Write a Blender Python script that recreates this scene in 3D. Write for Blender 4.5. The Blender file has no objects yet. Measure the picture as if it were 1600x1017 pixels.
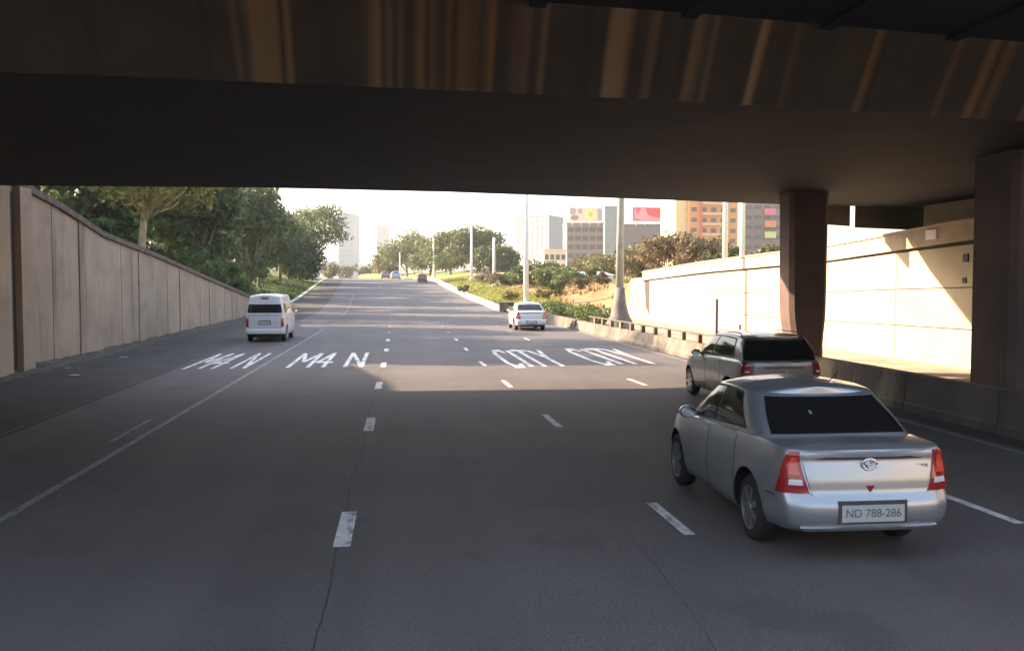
import bpy, math, random
import numpy as np
from mathutils import Vector, Matrix
random.seed(7); RNG = np.random.default_rng(7)
SC = bpy.context.scene; COL = SC.collection
R = math.radians

# ------------------------------------------------------------------ camera, sky, sun, exposure
F = 1450.0; CX, CY, H = 800.0, 508.5, 2.6
YAW, PIT = R(7.0), R(2.685)
cam = bpy.data.cameras.new('camera'); camo = bpy.data.objects.new('camera', cam); COL.objects.link(camo)
cam.sensor_width = 36; cam.lens = 36*F/1600; cam.clip_start = .1; cam.clip_end = 6000
camo.location = (0, 0, H); camo.rotation_euler = (R(90)-PIT, 0, -YAW)
SC.camera = camo
SUN_EL, SUN_AZ = R(25.5), R(-66)          # azimuth measured from +Y towards +X (negative: left of the road, a little ahead)
sdir = Vector((math.sin(SUN_AZ)*math.cos(SUN_EL), math.cos(SUN_AZ)*math.cos(SUN_EL), math.sin(SUN_EL)))
wd = bpy.data.worlds.new("World"); SC.world = wd; wd.use_nodes = True
nt = wd.node_tree; bg = nt.nodes['Background']
sky = nt.nodes.new('ShaderNodeTexSky'); sky.sky_type = 'NISHITA'; sky.sun_disc = False
sky.sun_elevation = SUN_EL; sky.sun_rotation = SUN_AZ
sky.air_density = 1.0; sky.dust_density = 3.5; sky.ozone_density = 1.0
nt.links.new(sky.outputs[0], bg.inputs[0]); bg.inputs[1].default_value = 0.10
sl = bpy.data.lights.new('sun', 'SUN'); sl.energy = 5.0; sl.angle = R(.9); sl.color = (1, .70, .47)
so = bpy.data.objects.new('sun', sl); COL.objects.link(so); so.rotation_euler = sdir.to_track_quat('Z', 'Y').to_euler()
SC.view_settings.view_transform = 'Standard'; SC.view_settings.look = 'None'
SC.view_settings.exposure = 2.4; SC.view_settings.gamma = 1

# ------------------------------------------------------------------ pixel helpers (1600x1017 photograph -> world point at a chosen distance)
_fw = Vector((math.sin(YAW)*math.cos(PIT), math.cos(YAW)*math.cos(PIT), -math.sin(PIT)))
_rt = Vector((math.cos(YAW), -math.sin(YAW), 0)); _up = _rt.cross(_fw)
def at(x, y, Y):
    r = _fw*F+_rt*(x-CX)-_up*(y-CY); t = Y/r.y
    return Vector((r.x*t, Y, H+r.z*t))

# ------------------------------------------------------------------ materials
MATS = {}
def mat(name, col, rough=.7, metal=0., var=.0, scale=4., stretch=(1, 1, 1), bump=0., bscale=30., spec=.5, coat=0., emit=None, col2=None, translucent=0., detail=6, lo=.35, hi=.65, flake=False):
    if name in MATS: return MATS[name]
    m = bpy.data.materials.new(name); m.use_nodes = True; n = m.node_tree.nodes; l = m.node_tree.links
    b = n['Principled BSDF']; b.inputs['Roughness'].default_value = rough; b.inputs['Metallic'].default_value = metal
    b.inputs['Specular IOR Level'].default_value = spec; b.inputs['Coat Weight'].default_value = coat; b.inputs['Coat Roughness'].default_value = .06
    b.inputs['Base Color'].default_value = (*col, 1)
    if emit: b.inputs['Emission Color'].default_value = (*emit[0], 1); b.inputs['Emission Strength'].default_value = emit[1]
    if var or col2 or bump:
        tc = n.new('ShaderNodeTexCoord'); mp = n.new('ShaderNodeMapping'); mp.inputs['Scale'].default_value = stretch
        l.new(tc.outputs['Object'], mp.inputs[0])
    if var or col2:
        nz = n.new('ShaderNodeTexNoise'); nz.inputs['Scale'].default_value = scale; nz.inputs['Detail'].default_value = detail
        l.new(mp.outputs[0], nz.inputs[0])
        rp = n.new('ShaderNodeValToRGB'); c2 = col2 or tuple(c*(1-var) for c in col)
        c1 = col if col2 else tuple(min(1, c*(1+var)) for c in col)
        rp.color_ramp.elements[0].position = lo; rp.color_ramp.elements[1].position = hi
        rp.color_ramp.elements[0].color = (*c2, 1); rp.color_ramp.elements[1].color = (*c1, 1)
        l.new(nz.outputs[0], rp.inputs[0]); l.new(rp.outputs[0], b.inputs['Base Color'])
    if bump:
        nb = n.new('ShaderNodeTexNoise'); nb.inputs['Scale'].default_value = bscale; nb.inputs['Detail'].default_value = 4
        l.new(tc.outputs['Object'], nb.inputs[0]); bp = n.new('ShaderNodeBump'); bp.inputs['Strength'].default_value = bump
        bp.inputs['Distance'].default_value = .02; l.new(nb.outputs[0], bp.inputs['Height']); l.new(bp.outputs[0], b.inputs['Normal'])
    if translucent:
        tr = n.new('ShaderNodeBsdfTranslucent'); mx = n.new('ShaderNodeMixShader'); mx.inputs[0].default_value = translucent
        if var or col2: l.new(rp.outputs[0], tr.inputs[0])
        else: tr.inputs[0].default_value = (*col, 1)
        l.new(b.outputs[0], mx.inputs[1]); l.new(tr.outputs[0], mx.inputs[2]); l.new(mx.outputs[0], n['Material Output'].inputs[0])
    MATS[name] = m; return m

def layered(name, base_cols, layers, rough=.8, bump=.3, bscale=60, metal=0.):
    """base two-tone noise plus layers (colour, noise scale, stretch, low, high, amount)"""
    m = mat(name, base_cols[0], rough, metal, col2=base_cols[1], scale=base_cols[2], bump=bump, bscale=bscale)
    n = m.node_tree.nodes; l = m.node_tree.links; b = n['Principled BSDF']
    tc = [x for x in n if x.type == 'TEX_COORD'][0]; cur = b.inputs['Base Color'].links[0].from_socket
    for (c, s, st, lo, hi, amt) in layers:
        mp = n.new('ShaderNodeMapping'); mp.inputs['Scale'].default_value = st; mp.inputs['Location'].default_value = (s*3.1, s*1.7, s)
        l.new(tc.outputs['Object'], mp.inputs[0])
        nz = n.new('ShaderNodeTexNoise'); nz.inputs['Scale'].default_value = s; nz.inputs['Detail'].default_value = 5; l.new(mp.outputs[0], nz.inputs[0])
        mr = n.new('ShaderNodeMapRange'); mr.inputs[1].default_value = lo; mr.inputs[2].default_value = hi; mr.inputs[4].default_value = amt
        l.new(nz.outputs[0], mr.inputs[0])
        mx = n.new('ShaderNodeMix'); mx.data_type = 'RGBA'; l.new(mr.outputs[0], mx.inputs[0]); l.new(cur, mx.inputs[6]); mx.inputs[7].default_value = (*c, 1)
        cur = mx.outputs[2]
    l.new(cur, b.inputs['Base Color']); return m

ASPH = layered('asphalt', ((.106, .103, .104), (.080, .078, .080), .35), [
    ((.22, .215, .21), 60, (1, 1, 1), .52, .70, .6), ((.022, .022, .024), 38, (1, 1, 1), .52, .66, .6), ((.15, .145, .14), 11, (1, 1, 1), .55, .72, .25), ((.045, .045, .047), .9, (1, 1, 1), .58, .66, .35),
    ((.05, .049, .052), .5, (1, .06, 1), .5, .72, .55), ((.12, .112, .108), .9, (1, .03, 1), .52, .70, .5), ((.035, .035, .036), 2.2, (1, .5, 1), .66, .74, .4)], rough=.72, bump=.7, bscale=90)
ASPH2 = layered('old_asphalt', ((.065, .062, .060), (.048, .046, .045), .6), [
    ((.12, .11, .10), 60, (1, 1, 1), .58, .75, .5), ((.13, .12, .105), 1.6, (1, .4, 1), .6, .8, .5), ((.03, .03, .028), .9, (1, .2, 1), .55, .7, .6)], rough=.85, bump=.6, bscale=110)
PAINT = layered('road_paint', ((.72, .74, .74), (.55, .57, .57), 6), [((.14, .14, .14), 9, (1, .4, 1), .52, .66, .85)], rough=.6, bump=.2)
PAINTOLD = layered('worn_paint', ((.26, .27, .27), (.17, .18, .18), 3), [((.09, .09, .09), 9, (1, .3, 1), .5, .64, .9)], rough=.65, bump=.2)
CRACK = mat('crack_tar', (.022, .022, .023), .8)
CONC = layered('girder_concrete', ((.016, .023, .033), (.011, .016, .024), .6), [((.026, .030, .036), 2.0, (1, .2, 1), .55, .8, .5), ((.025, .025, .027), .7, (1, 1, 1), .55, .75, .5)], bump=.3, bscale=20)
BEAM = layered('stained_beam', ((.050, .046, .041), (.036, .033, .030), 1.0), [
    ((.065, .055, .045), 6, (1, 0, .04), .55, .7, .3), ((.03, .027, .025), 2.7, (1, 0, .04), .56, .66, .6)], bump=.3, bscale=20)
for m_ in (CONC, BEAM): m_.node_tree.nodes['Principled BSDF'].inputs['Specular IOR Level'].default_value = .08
def streaks(m, bands, x0, x1):
    """rust and lime streaks: a ramp along the beam, its edges broken by noise"""
    n = m.node_tree.nodes; l = m.node_tree.links; b = n['Principled BSDF']; cur = b.inputs['Base Color'].links[0].from_socket
    tc = [x for x in n if x.type == 'TEX_COORD'][0]; sp = n.new('ShaderNodeSeparateXYZ'); l.new(tc.outputs['Object'], sp.inputs[0])
    mp = n.new('ShaderNodeMapping'); mp.inputs['Scale'].default_value = (3, 0, .9); l.new(tc.outputs['Object'], mp.inputs[0])
    nz = n.new('ShaderNodeTexNoise'); nz.inputs['Scale'].default_value = 1; l.new(mp.outputs[0], nz.inputs[0])
    ad = n.new('ShaderNodeMath'); ad.operation = 'MULTIPLY_ADD'; ad.inputs[1].default_value = .07; l.new(nz.outputs[0], ad.inputs[0]); l.new(sp.outputs[0], ad.inputs[2])
    for k in range(0, len(bands), 7):
        mr = n.new('ShaderNodeMapRange'); mr.inputs[1].default_value = x0+.035; mr.inputs[2].default_value = x1+.035; l.new(ad.outputs[0], mr.inputs[0])
        rp = n.new('ShaderNodeValToRGB'); cr = rp.color_ramp; cr.elements[0].color = (0, 0, 0, 1); cr.elements[1].color = (0, 0, 0, 1)
        for (a, c, s) in sorted(bands[k:k+7]):
            u, v = (a-x0)/(x1-x0), (c-x0)/(x1-x0); e = .0018
            for p_, w in ((u-e, 0), (u+e, s), (v-e, s*.8), (v+e*1.5, 0)):
                if len(cr.elements) < 32: el = cr.elements.new(min(.999, max(.001, p_))); el.color = (w, w, w, 1)
        l.new(mr.outputs[0], rp.inputs[0]); mx = n.new('ShaderNodeMix'); mx.data_type = 'RGBA'; l.new(rp.outputs[0], mx.inputs[0]); l.new(cur, mx.inputs[6])
        mx.inputs[7].default_value = (.21, .125, .062, 1) if k % 14 else (.24, .165, .10, 1); cur = mx.outputs[2]
    l.new(cur, b.inputs['Base Color'])
def bpx(x):      # photograph column on the lower edge of the beam -> position along the beam
    Y = 12.5
    for _ in range(5): X = at(x, 130, Y).x; Y = interp(X, [-40, -5, 3, 10, 60], [12.0, 12.2, 12.85, 13.95, 22])
    return X
def interp(x, xs, ys): return float(np.interp(x, xs, ys))
BANDS = [(bpx(a), bpx(b), s) for a, b, s in ((372, 378, .3), (396, 443, .6), (446, 458, .85), (578, 584, .8), (590, 595, .7), (606, 612, .4), (620, 626, .4), (650, 662, .75), (674, 679, .5), (694, 700, .5),
    (716, 724, .8), (733, 737, .5), (757, 764, .9), (796, 803, .4), (812, 818, .45), (838, 843, .5), (940, 972, .8), (1002, 1010, .55), (1062, 1078, .45), (1092, 1097, .35), (1160, 1173, .9), (1215, 1221, .25),
    (1332, 1342, .6), (1455, 1463, .35), (1505, 1516, .8), (1528, 1540, .4), (1590, 1600, .5))]
streaks(BEAM, BANDS, -6., 12.)
PIERM = layered('pier_concrete', ((.13, .09, .078), (.085, .062, .056), .8), [((.05, .04, .036), 1.5, (1, 1, .15), .55, .75, .5)], bump=.3, bscale=25)
WALLL = layered('board_marked_concrete', ((.39, .31, .225), (.31, .245, .18), .55), [
    ((.24, .19, .145), 5.0, (1, 1, .06), .56, .72, .4), ((.46, .38, .28), 7.5, (1, 1, .05), .56, .72, .5), ((.085, .075, .065), 1.5, (1, 1, .10), .58, .70, .6), ((.42, .38, .30), .6, (1, 1, .8), .56, .7, .35), ((.13, .115, .10), .8, (1, 1, 1.6), .55, .75, .35)], bump=.6, bscale=14)
WALLR = layered('pale_concrete', ((.43, .375, .275), (.36, .305, .21), .7), [((.50, .42, .28), 2.0, (1, 1, .25), .6, .8, .4)], bump=.25, bscale=18)
LIPM = layered('parapet_concrete', ((.40, .34, .27), (.30, .25, .19), 1.2), [((.16, .12, .09), 1.6, (1, 1, .3), .55, .75, .5)], bump=.3)
JOINT = mat('wall_joint', (.05, .045, .04), .95)
COPE = mat('brown_coping', (.13, .10, .085), .9, var=.35, scale=3, bump=.4)
BARR = layered('barrier_concrete', ((.16, .145, .12), (.09, .08, .068), .8), [((.42, .34, .24), 1.1, (1, 1, .3), .58, .7, .7), ((.06, .055, .05), 2.0, (1, 1, .2), .55, .7, .6)], bump=.5)
KERB = mat('kerb_concrete', (.74, .70, .62), .85, var=.2, scale=2, bump=.3)
PAVE = mat('pale_dust', (.30, .25, .19), .95, var=.25, scale=.8, bump=.3)
GRASS = layered('dry_grass', ((.24, .27, .075), (.17, .21, .05), .35), [((.38, .34, .14), .7, (1, 1, 1), .5, .7, .7), ((.09, .14, .03), 2.5, (1, 1, 1), .5, .7, .6)], rough=.95, bump=.8, bscale=9)
GRASSD = layered('dark_green_grass', ((.075, .12, .04), (.05, .085, .03), .5), [((.13, .16, .06), 1.5, (1, 1, 1), .5, .7, .7), ((.10, .08, .05), .9, (1, 1, 1), .58, .72, .6)], rough=.95, bump=.8, bscale=8)  # dark green ground cover of the left embankment
EARTH = layered('orange_earth', ((.40, .17, .07), (.30, .12, .05), .4), [((.20, .19, .08), 1.2, (1, 1, 1), .50, .60, .9), ((.42, .27, .15), 2.4, (1, 1, 1), .55, .7, .5)], rough=.95, bump=.7, bscale=5)
GALV = mat('galvanised_steel', (.50, .52, .50), .5, .3, var=.12, scale=3)
WHITEP = mat('white_pole_paint', (.74, .74, .73), .5, var=.06, scale=3)
BARK = mat('bark', (.20, .165, .12), .9, var=.35, scale=8, stretch=(1, 1, .3), bump=.6)
BARKY = mat('pale_bark', (.42, .33, .19), .85, var=.25, scale=7, stretch=(1, 1, .3), bump=.4)
def leafm(name, c, var=.5, scale=1.3, tr=.3): return mat(name, c, .6, var=var, scale=scale, translucent=tr, spec=.3)
LEAF = [leafm('leaf_deep', (.075, .112, .042)), leafm('leaf_mid', (.105, .15, .058)), leafm('leaf_yellow', (.21, .20, .06)), leafm('leaf_olive', (.13, .135, .06)), leafm('leaf_bright', (.065, .125, .04)), leafm('leaf_brown', (.135, .115, .065))]
CHROME = mat('chrome', (.75, .75, .76), .12, 1.0)
GLASS = mat('dark_glass', (.010, .011, .012), .07, 0, spec=.6)
TRIM = mat('black_trim', (.012, .012, .013), .5)
TYRE = mat('tyre_rubber', (.018, .018, .019), .85)
ALLOY = mat('alloy_wheel', (.42, .43, .44), .3, .85)
REDL = mat('red_lens', (.28, .010, .014), .12, coat=1.)
ORGL = mat('orange_lens', (.62, .06, .03), .12, coat=1.)
WHL = mat('clear_lens', (.62, .64, .68), .1, coat=1.)
PLATE = mat('plate_white', (.40, .43, .43), .4)
PLTXT = mat('plate_ink', (.10, .13, .13), .5)

# ------------------------------------------------------------------ mesh helpers
class MB:
    def __init__(s): s.v = []; s.f = []; s.m = []
    def add(s, vs, fs, mi=0):
        o = len(s.v); s.v += [tuple(map(float, v)) for v in vs]; s.f += [tuple(i+o for i in f) for f in fs]; s.m += [mi]*len(fs)
    def box(s, x0, x1, y0, y1, z0, z1, mi=0):
        v = [(x, y, z) for z in (z0, z1) for y in (y0, y1) for x in (x0, x1)]
        s.add(v, [(0, 2, 3, 1), (4, 5, 7, 6), (0, 1, 5, 4), (1, 3, 7, 5), (3, 2, 6, 7), (2, 0, 4, 6)], mi)
    def obox(s, c, ux, uy, hx, hy, hz, mi=0):
        """box around c with half sizes along the unit vectors ux, uy and z"""
        c = Vector(c); ux = Vector(ux); uy = Vector(uy); uz = Vector((0, 0, 1))
        v = [c+ux*(hx*a)+uy*(hy*b)+uz*(hz*d) for d in (-1, 1) for b in (-1, 1) for a in (-1, 1)]
        s.add(v, [(0, 2, 3, 1), (4, 5, 7, 6), (0, 1, 5, 4), (1, 3, 7, 5), (3, 2, 6, 7), (2, 0, 4, 6)], mi)
    def tube(s, pts, rads, n=10, mi=0):
        pts = [Vector(p) for p in pts]; vs = []; fs = []
        for i, p in enumerate(pts):
            d = (pts[min(i+1, len(pts)-1)]-pts[max(i-1, 0)]).normalized()
            a = d.orthogonal().normalized() if abs(d.z) < .95 else (Vector((1, 0, 0))-d*d.x).normalized(); b = d.cross(a)
            for k in range(n):
                t = 2*math.pi*k/n; vs.append(p+(a*math.cos(t)+b*math.sin(t))*rads[i])
        for i in range(len(pts)-1):
            for k in range(n): fs.append((i*n+k, i*n+(k+1) % n, (i+1)*n+(k+1) % n, (i+1)*n+k))
        fs.append(tuple(range(n-1, -1, -1))); fs.append(tuple((len(pts)-1)*n+k for k in range(n)))
        s.add(vs, fs, mi)
    def lathe(s, prof, axis='x', c=(0, 0, 0), n=32, mi=0):
        """prof: (offset along the axis, radius)"""
        vs = []; fs = []
        for (a, r) in prof:
            for k in range(n):
                t = 2*math.pi*k/n; u, w = r*math.cos(t), r*math.sin(t)
                vs.append((c[0]+a, c[1]+u, c[2]+w) if axis == 'x' else ((c[0]+u, c[1]+w, c[2]+a) if axis == 'z' else (c[0]+u, c[1]+a, c[2]+w)))
        for i in range(len(prof)-1):
            for k in range(n): fs.append((i*n+k, i*n+(k+1) % n, (i+1)*n+(k+1) % n, (i+1)*n+k))
        s.add(vs, fs, mi)
    def grid(s, P, mi=0, close=False):
        nu = len(P); nv = len(P[0]); vs = [p for r_ in P for p in r_]; fs = []
        for i in range(nu-1+(1 if close else 0)):
            for j in range(nv-1):
                a = i % nu; b = (i+1) % nu; fs.append((a*nv+j, b*nv+j, b*nv+j+1, a*nv+j+1))
        s.add(vs, fs, mi)
    def build(s, name, mats, parent=None, smooth=False, angle=None):
        me = bpy.data.meshes.new(name); me.from_pydata(s.v, [], s.f)
        for m in (mats if isinstance(mats, (list, tuple)) else [mats]): me.materials.append(m)
        me.polygons.foreach_set('material_index', s.m)
        if smooth or angle: me.polygons.foreach_set('use_smooth', [True]*len(s.f))
        me.update()
        if angle: me.set_sharp_from_angle(angle=R(angle))
        o = bpy.data.objects.new(name, me); COL.objects.link(o)
        if parent: o.parent = parent
        return o
def tag(o, label=None, cat=None, group=None, kind=None):
    if label: o['label'] = label
    if cat: o['category'] = cat
    if group: o['group'] = group
    if kind: o['kind'] = kind
    return o
def empty(name, loc, rz=0.):
    o = bpy.data.objects.new(name, None); COL.objects.link(o); o.location = loc; o.rotation_euler = (0, 0, rz); o.empty_display_size = .3
    return o
def fix_normals(o):
    import bmesh
    bm = bmesh.new(); bm.from_mesh(o.data); bmesh.ops.remove_doubles(bm, verts=bm.verts, dist=1e-5)
    bmesh.ops.recalc_face_normals(bm, faces=bm.faces); bm.to_mesh(o.data); bm.free()
def lerp(a, b, t): return a+(b-a)*t
def interp(x, xs, ys): return float(np.interp(x, xs, ys))

# ------------------------------------------------------------------ the ground's shape
def sm(a, b, x): t = min(1, max(0, (x-a)/(b-a))); return t*t*(3-2*t)
def roadz0(Y): return interp(Y, [-200, 84, 118, 140, 154, 173, 190, 205, 300, 2500], [0, 0, .95, 1.8, 2.4, 3.02, 3.32, 3.36, 2.6, 2.0])
def roadz(Y): return sum(roadz0(Y+d) for d in (-10, -5, 0, 5, 10))/5 if Y > 66 else 0.
def shift(Y):
    s = -.018*(math.sqrt((Y-80)**2+225)+(Y-80)) if Y > 20 else -.018*1.84
    q = max(0, min(Y, 300)-180); return s+.066-.0029*q*q-.7*max(0, Y-300)*(1 if Y < 500 else 0)-(140 if Y >= 500 else 0)
WTOP_Y = [-20, 28, 32, 35.9, 44.2, 55.9, 68.4, 73, 82, 100]; WTOP_Z = [5.4, 5.36, 4.9, 4.26, 3.64, 2.62, 1.57, 1.25, .7, .3]
def wtop(Y): return interp(Y, WTOP_Y, WTOP_Z)
RT_Y = [-20, 25.7, 35.4, 50.3, 68.8, 100]; RT_Z = [4.75, 4.5, 4.05, 3.75, 3.15, 2.9]
def ledge(Y): return -10.8 if Y < 75 else -10.4+shift(Y)*.9
def redge(Y): return 9.5+shift(Y)-(.45*sm(40, 80, Y))
def gz(X, Y):
    """terrain height"""
    if X < -11.0:
        e = ledge(Y)-.35; d = max(0, e-X)
        base = (wtop(Y)-.25) if Y < 85 else lerp(wtop(85)-.25, roadz(Y)+.05, sm(85, 110, Y))
        base = max(base, roadz(Y)-.05)
        if X > e: return roadz(Y)-.06
        return base+min(3.2, d*.16)+.25*math.sin(X*.21+Y*.13)*min(1, d*.2)
    if X < 10.9:
        if X > redge(Y)+.1 and Y > 76:
            return roadz(Y)-.06+min(2.2, (X-redge(Y))*.15)*sm(76, 86, Y)
        if X < ledge(Y)-.2 and Y > 84: return roadz(Y)+.02+.12*(ledge(Y)-X)
        return roadz(Y)-.06
    st = interp(Y, RT_Y, RT_Z)-.35                      # street level beyond the right hand wall
    if Y < 68:
        return -.02 if X < 17.25 else st
    a = sm(68, 74, Y)
    low = lerp(-.02, roadz(Y)-.06+max(0, min(2.2, (X-redge(Y))*.15)), sm(76, 86, Y)) if X > redge(Y) else roadz(Y)-.06
    up = max(st, roadz(Y)+1.2)
    t = sm(15.5, 25, X)
    if X > 17.2: return lerp(st, lerp(low, up, t), a) if X < 30 else up
    return lerp(low, lerp(low, up, t), a)

xs = sorted(set([-900, -500, -300, -200, -140, -100, -80, -65]+list(np.arange(-56, -11.2, 2.5))+[-11.16, -10.95]+list(np.arange(-10, 10.9, 1.0))+[11.2, 12, 13, 14, 15, 16, 16.8, 17.0, 17.35]+list(np.arange(18, 40, 1.5))+[44, 50, 60, 75, 95, 120, 160, 220, 300, 420, 600, 1000]))
ys = sorted(set([-300, -150, -80, -40, -20, 0, 20]+list(np.arange(24, 80, 4.))+[67.9, 68.1]+list(np.arange(80, 210, 4.))+list(np.arange(215, 300, 12))+[330, 370, 420, 500, 650, 900, 1400, 2500]))
def zone(X, Y):
    if X < -10.95: return 'embankment'
    if X > 11.0 and X < 17.4 and Y < 68: return 'side_lane'
    if Y > 84 and X < ledge(Y)-.5: return 'embankment'
    if Y > 74 and redge(Y) < X < 14.5: return 'grass_verge'
    if Y > 60 and 14.5 <= X < 28 and Y < 125: return 'earth_bank'
    if X > 17.3 or Y > 210: return 'grass_verge'
    return 'ground'
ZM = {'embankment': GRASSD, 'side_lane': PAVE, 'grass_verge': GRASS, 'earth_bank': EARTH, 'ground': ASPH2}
hz = [[(x, y, gz(x, y)) for y in ys] for x in xs]
zb = {k: MB() for k in ZM}
for i in range(len(xs)-1):
    for j in range(len(ys)-1):
        k = zone((xs[i]+xs[i+1])/2, (ys[j]+ys[j+1])/2)
        zb[k].add([hz[i][j], hz[i+1][j], hz[i+1][j+1], hz[i][j+1]], [(0, 1, 2, 3)])
for k, b in zb.items():
    o = b.build(k, ZM[k], smooth=False); fix_normals(o)
    o.data.polygons.foreach_set('use_smooth', [k != 'side_lane']*len(o.data.polygons)); o['kind'] = 'structure'
    if o.data.polygons and sum(p.normal.z for p in o.data.polygons) < 0: o.data.flip_normals()

# ------------------------------------------------------------------ road with its markings
def strip(mb, fa, fb, y0, y1, lift, step=2., mi=0, nx=1):
    n = max(1, int(math.ceil((y1-y0)/step))); P = []
    for j in range(n+1):
        Y = lerp(y0, y1, j/n); a, b = fa(Y), fb(Y)
        P.append([(lerp(a, b, i/nx), Y, roadz(Y)+lift) for i in range(nx+1)])
    vs = [p for r_ in P for p in r_]; w = nx+1
    mb.add(vs, [(j*w+i, j*w+i+1, (j+1)*w+i+1, (j+1)*w+i) for j in range(n) for i in range(nx)], mi)
m = MB(); strip(m, lambda Y: -6.62+shift(Y), lambda Y: redge(Y)+.1, -60, 300, 0, 2., nx=8)
road = m.build('road', ASPH, smooth=True); tag(road, kind='structure')
m = MB(); strip(m, lambda Y: ledge(Y)+(0 if Y < 78 else .0), lambda Y: -6.62+shift(Y), -60, 300, -.004, 2., nx=3)
sh = m.build('shoulder', ASPH2, smooth=True); tag(sh, kind='structure')
def mark(name, fa, fb, y0, y1, material=PAINT, lift=.004):
    m = MB(); strip(m, fa, fb, y0, y1, lift, .8); return m.build(name, material, road)
def lx(k, Y):
    near = [-.60, 2.94, 6.62][k]; far = [-.47, 2.58, 5.80][k]
    return interp(Y, [9, 33], [near, far])+shift(Y)
dY = [(-10, -8.5), (-3.6, -2.1), (2.8, 4.2), (9.15, 10.55), (16.3, 17.9), (22.7, 24.3), (28.6, 30.2), (35.0, 36.5), (41, 42.6)]+[(47.3+6.4*i, 48.9+6.4*i) for i in range(20)]
for k in range(3):
    for (a, b) in dY:
        if k == 2 and 25 < a < 40: continue
        w = (.085, .062, .062)[k]
        mark('lane_dash', lambda Y: lx(k, Y)-w, lambda Y: lx(k, Y)+w, a, b, PAINT if a < 45 else PAINTOLD)
mark('solid_line', lambda Y: interp(Y, [0, 50, 90], [-4.43, -4.08, -4.4])-.055+shift(Y), lambda Y: interp(Y, [0, 50, 90], [-4.43, -4.08, -4.4])+.055+shift(Y), -20, 52, PAINTOLD)
mark('solid_line', lambda Y: -4.25+shift(Y), lambda Y: -4.17+shift(Y), 72, 120, PAINTOLD)
mark('repair_line', lambda Y: -4.70, lambda Y: -4.62, 15.6, 18.2, PAINTOLD)
mark('edge_line', lambda Y: -6.78+shift(Y), lambda Y: -6.72+shift(Y), -20, 60, mat('dusty_line', (.17, .135, .10), .9, var=.4, scale=2), .006)
mark('edge_line', lambda Y: min(9.66, redge(Y)-.12)-.06, lambda Y: min(9.66, redge(Y)-.12)+.06, -20, 110, PAINTOLD, .004)
# tar filled cracks along the lane joints
def crack(x0, y0, x1, y1, w, seed):
    r = random.Random(seed); m = MB(); n = 40; P = []
    for j in range(n+1):
        t = j/n; x = lerp(x0, x1, t)+r.uniform(-.012, .012)+.03*math.sin(t*9+seed); y = lerp(y0, y1, t); ww = w*r.uniform(.4, 1.2)
        P += [(x-ww, y, roadz(y)+.003), (x+ww, y, roadz(y)+.003)]
    m.add(P, [(2*j, 2*j+1, 2*j+3, 2*j+2) for j in range(n)]); return m.build('tar_crack', CRACK, road)
crack(-.70, 2, -.60, 9.1, .005, 1); crack(-.62, 10.6, -.56, 16.2, .005, 2); crack(2.05, 3, 2.45, 11, .003, 3); crack(2.45, 11, 2.62, 22, .003, 4)
crack(-.56, 18, -.50, 60, .007, 5); crack(6.9, 3, 6.1, 20, .003, 6)
# words painted on the road
GL = {'M': [[(0, 0), (0, 1)], [(0, 1), (.5, .35)], [(.5, .35), (1, 1)], [(1, 1), (1, 0)]], '4': [[(.75, 0), (.75, 1)], [(.75, 1), (0, .32)], [(0, .32), (1.05, .32)]],
      'N': [[(0, 0), (0, 1)], [(0, 1), (1, 0)], [(1, 0), (1, 1)]], 'C': [[(1, .83), (.72, 1)], [(.72, 1), (.3, 1)], [(.3, 1), (0, .8)], [(0, .8), (0, .2)], [(0, .2), (.3, 0)], [(.3, 0), (.72, 0)], [(.72, 0), (1, .17)]],
      'I': [[(.5, 0), (.5, 1)]], 'T': [[(.5, 0), (.5, 1)], [(0, 1), (1, 1)]], 'Y': [[(.5, 0), (.5, .48)], [(.5, .48), (0, 1)], [(.5, .48), (1, 1)]]}
def word(name, x0, y0, y1, letters, wx=.10, wy=.5, material=PAINT, label=None):
    m = MB(); x = x0; Hh = y1-y0; k = 0
    for ch, w, gap in letters:
        for (a, b) in GL.get(ch, []):
            ax, ay, bx, by = x+a[0]*w, y0+a[1]*Hh, x+b[0]*w, y0+b[1]*Hh
            z = .004+.0004*k; k += 1
            if abs(by-ay) < .12*Hh:      # cross strokes: thick along the road
                s = 1 if bx > ax else -1
                vs = [(ax-s*wx/2, ay-wy/2, z), (bx+s*wx/2, by-wy/2, z), (bx+s*wx/2, by+wy/2, z), (ax-s*wx/2, ay+wy/2, z)]
                if s < 0: vs = vs[::-1]
            else:
                s = 1 if by > ay else -1
                vs = [(ax-wx/2*s, ay, z), (ax+wx/2*s, ay, z), (bx+wx/2*s, by, z), (bx-wx/2*s, by, z)]
            m.add(vs, [(0, 1, 2, 3)])
        x += w+gap
    o = m.build(name, material, road); fix_normals(o)
    if sum(p.normal.z for p in o.data.polygons) < 0: o.data.flip_normals()
    if label: o['label'] = label
    return o
WH = layered('letter_paint', ((.80, .84, .84), (.66, .70, .70), 6), [((.15, .15, .15), 7, (1, .35, 1), .50, .66, .85), ((.12, .12, .12), 1.1, (1, 1, 1), .5, .68, .6)], rough=.55, bump=.2)
word('road_lettering', -6.38, 28.6, 34.6, [('M', .44, .12), ('4', .36, .46), ('N', .38, 0)], .11, .5, WH, 'worn white M4 N painted in the leftmost lane')
word('road_lettering', -3.35, 28.7, 34.4, [('M', .60, .16), ('4', .40, .56), ('N', .50, 0)], .13, .6, WH, 'white M4 N painted right of the solid line')
word('road_lettering', 3.48, 28.2, 34.8, [('C', .40, .15), ('I', .10, .15), ('T', .42, .13), ('Y', .44, 0)], .145, .8, WH, 'white CITY painted in the middle lane')
word('road_lettering', 6.35, 28.6, 35.2, [('C', .44, .18), ('I', .10, .18), ('T', .44, .14), ('Y', .44, 0)], .145, .8, WH, 'white CITY painted in the right lane beside the barrier')

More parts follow.
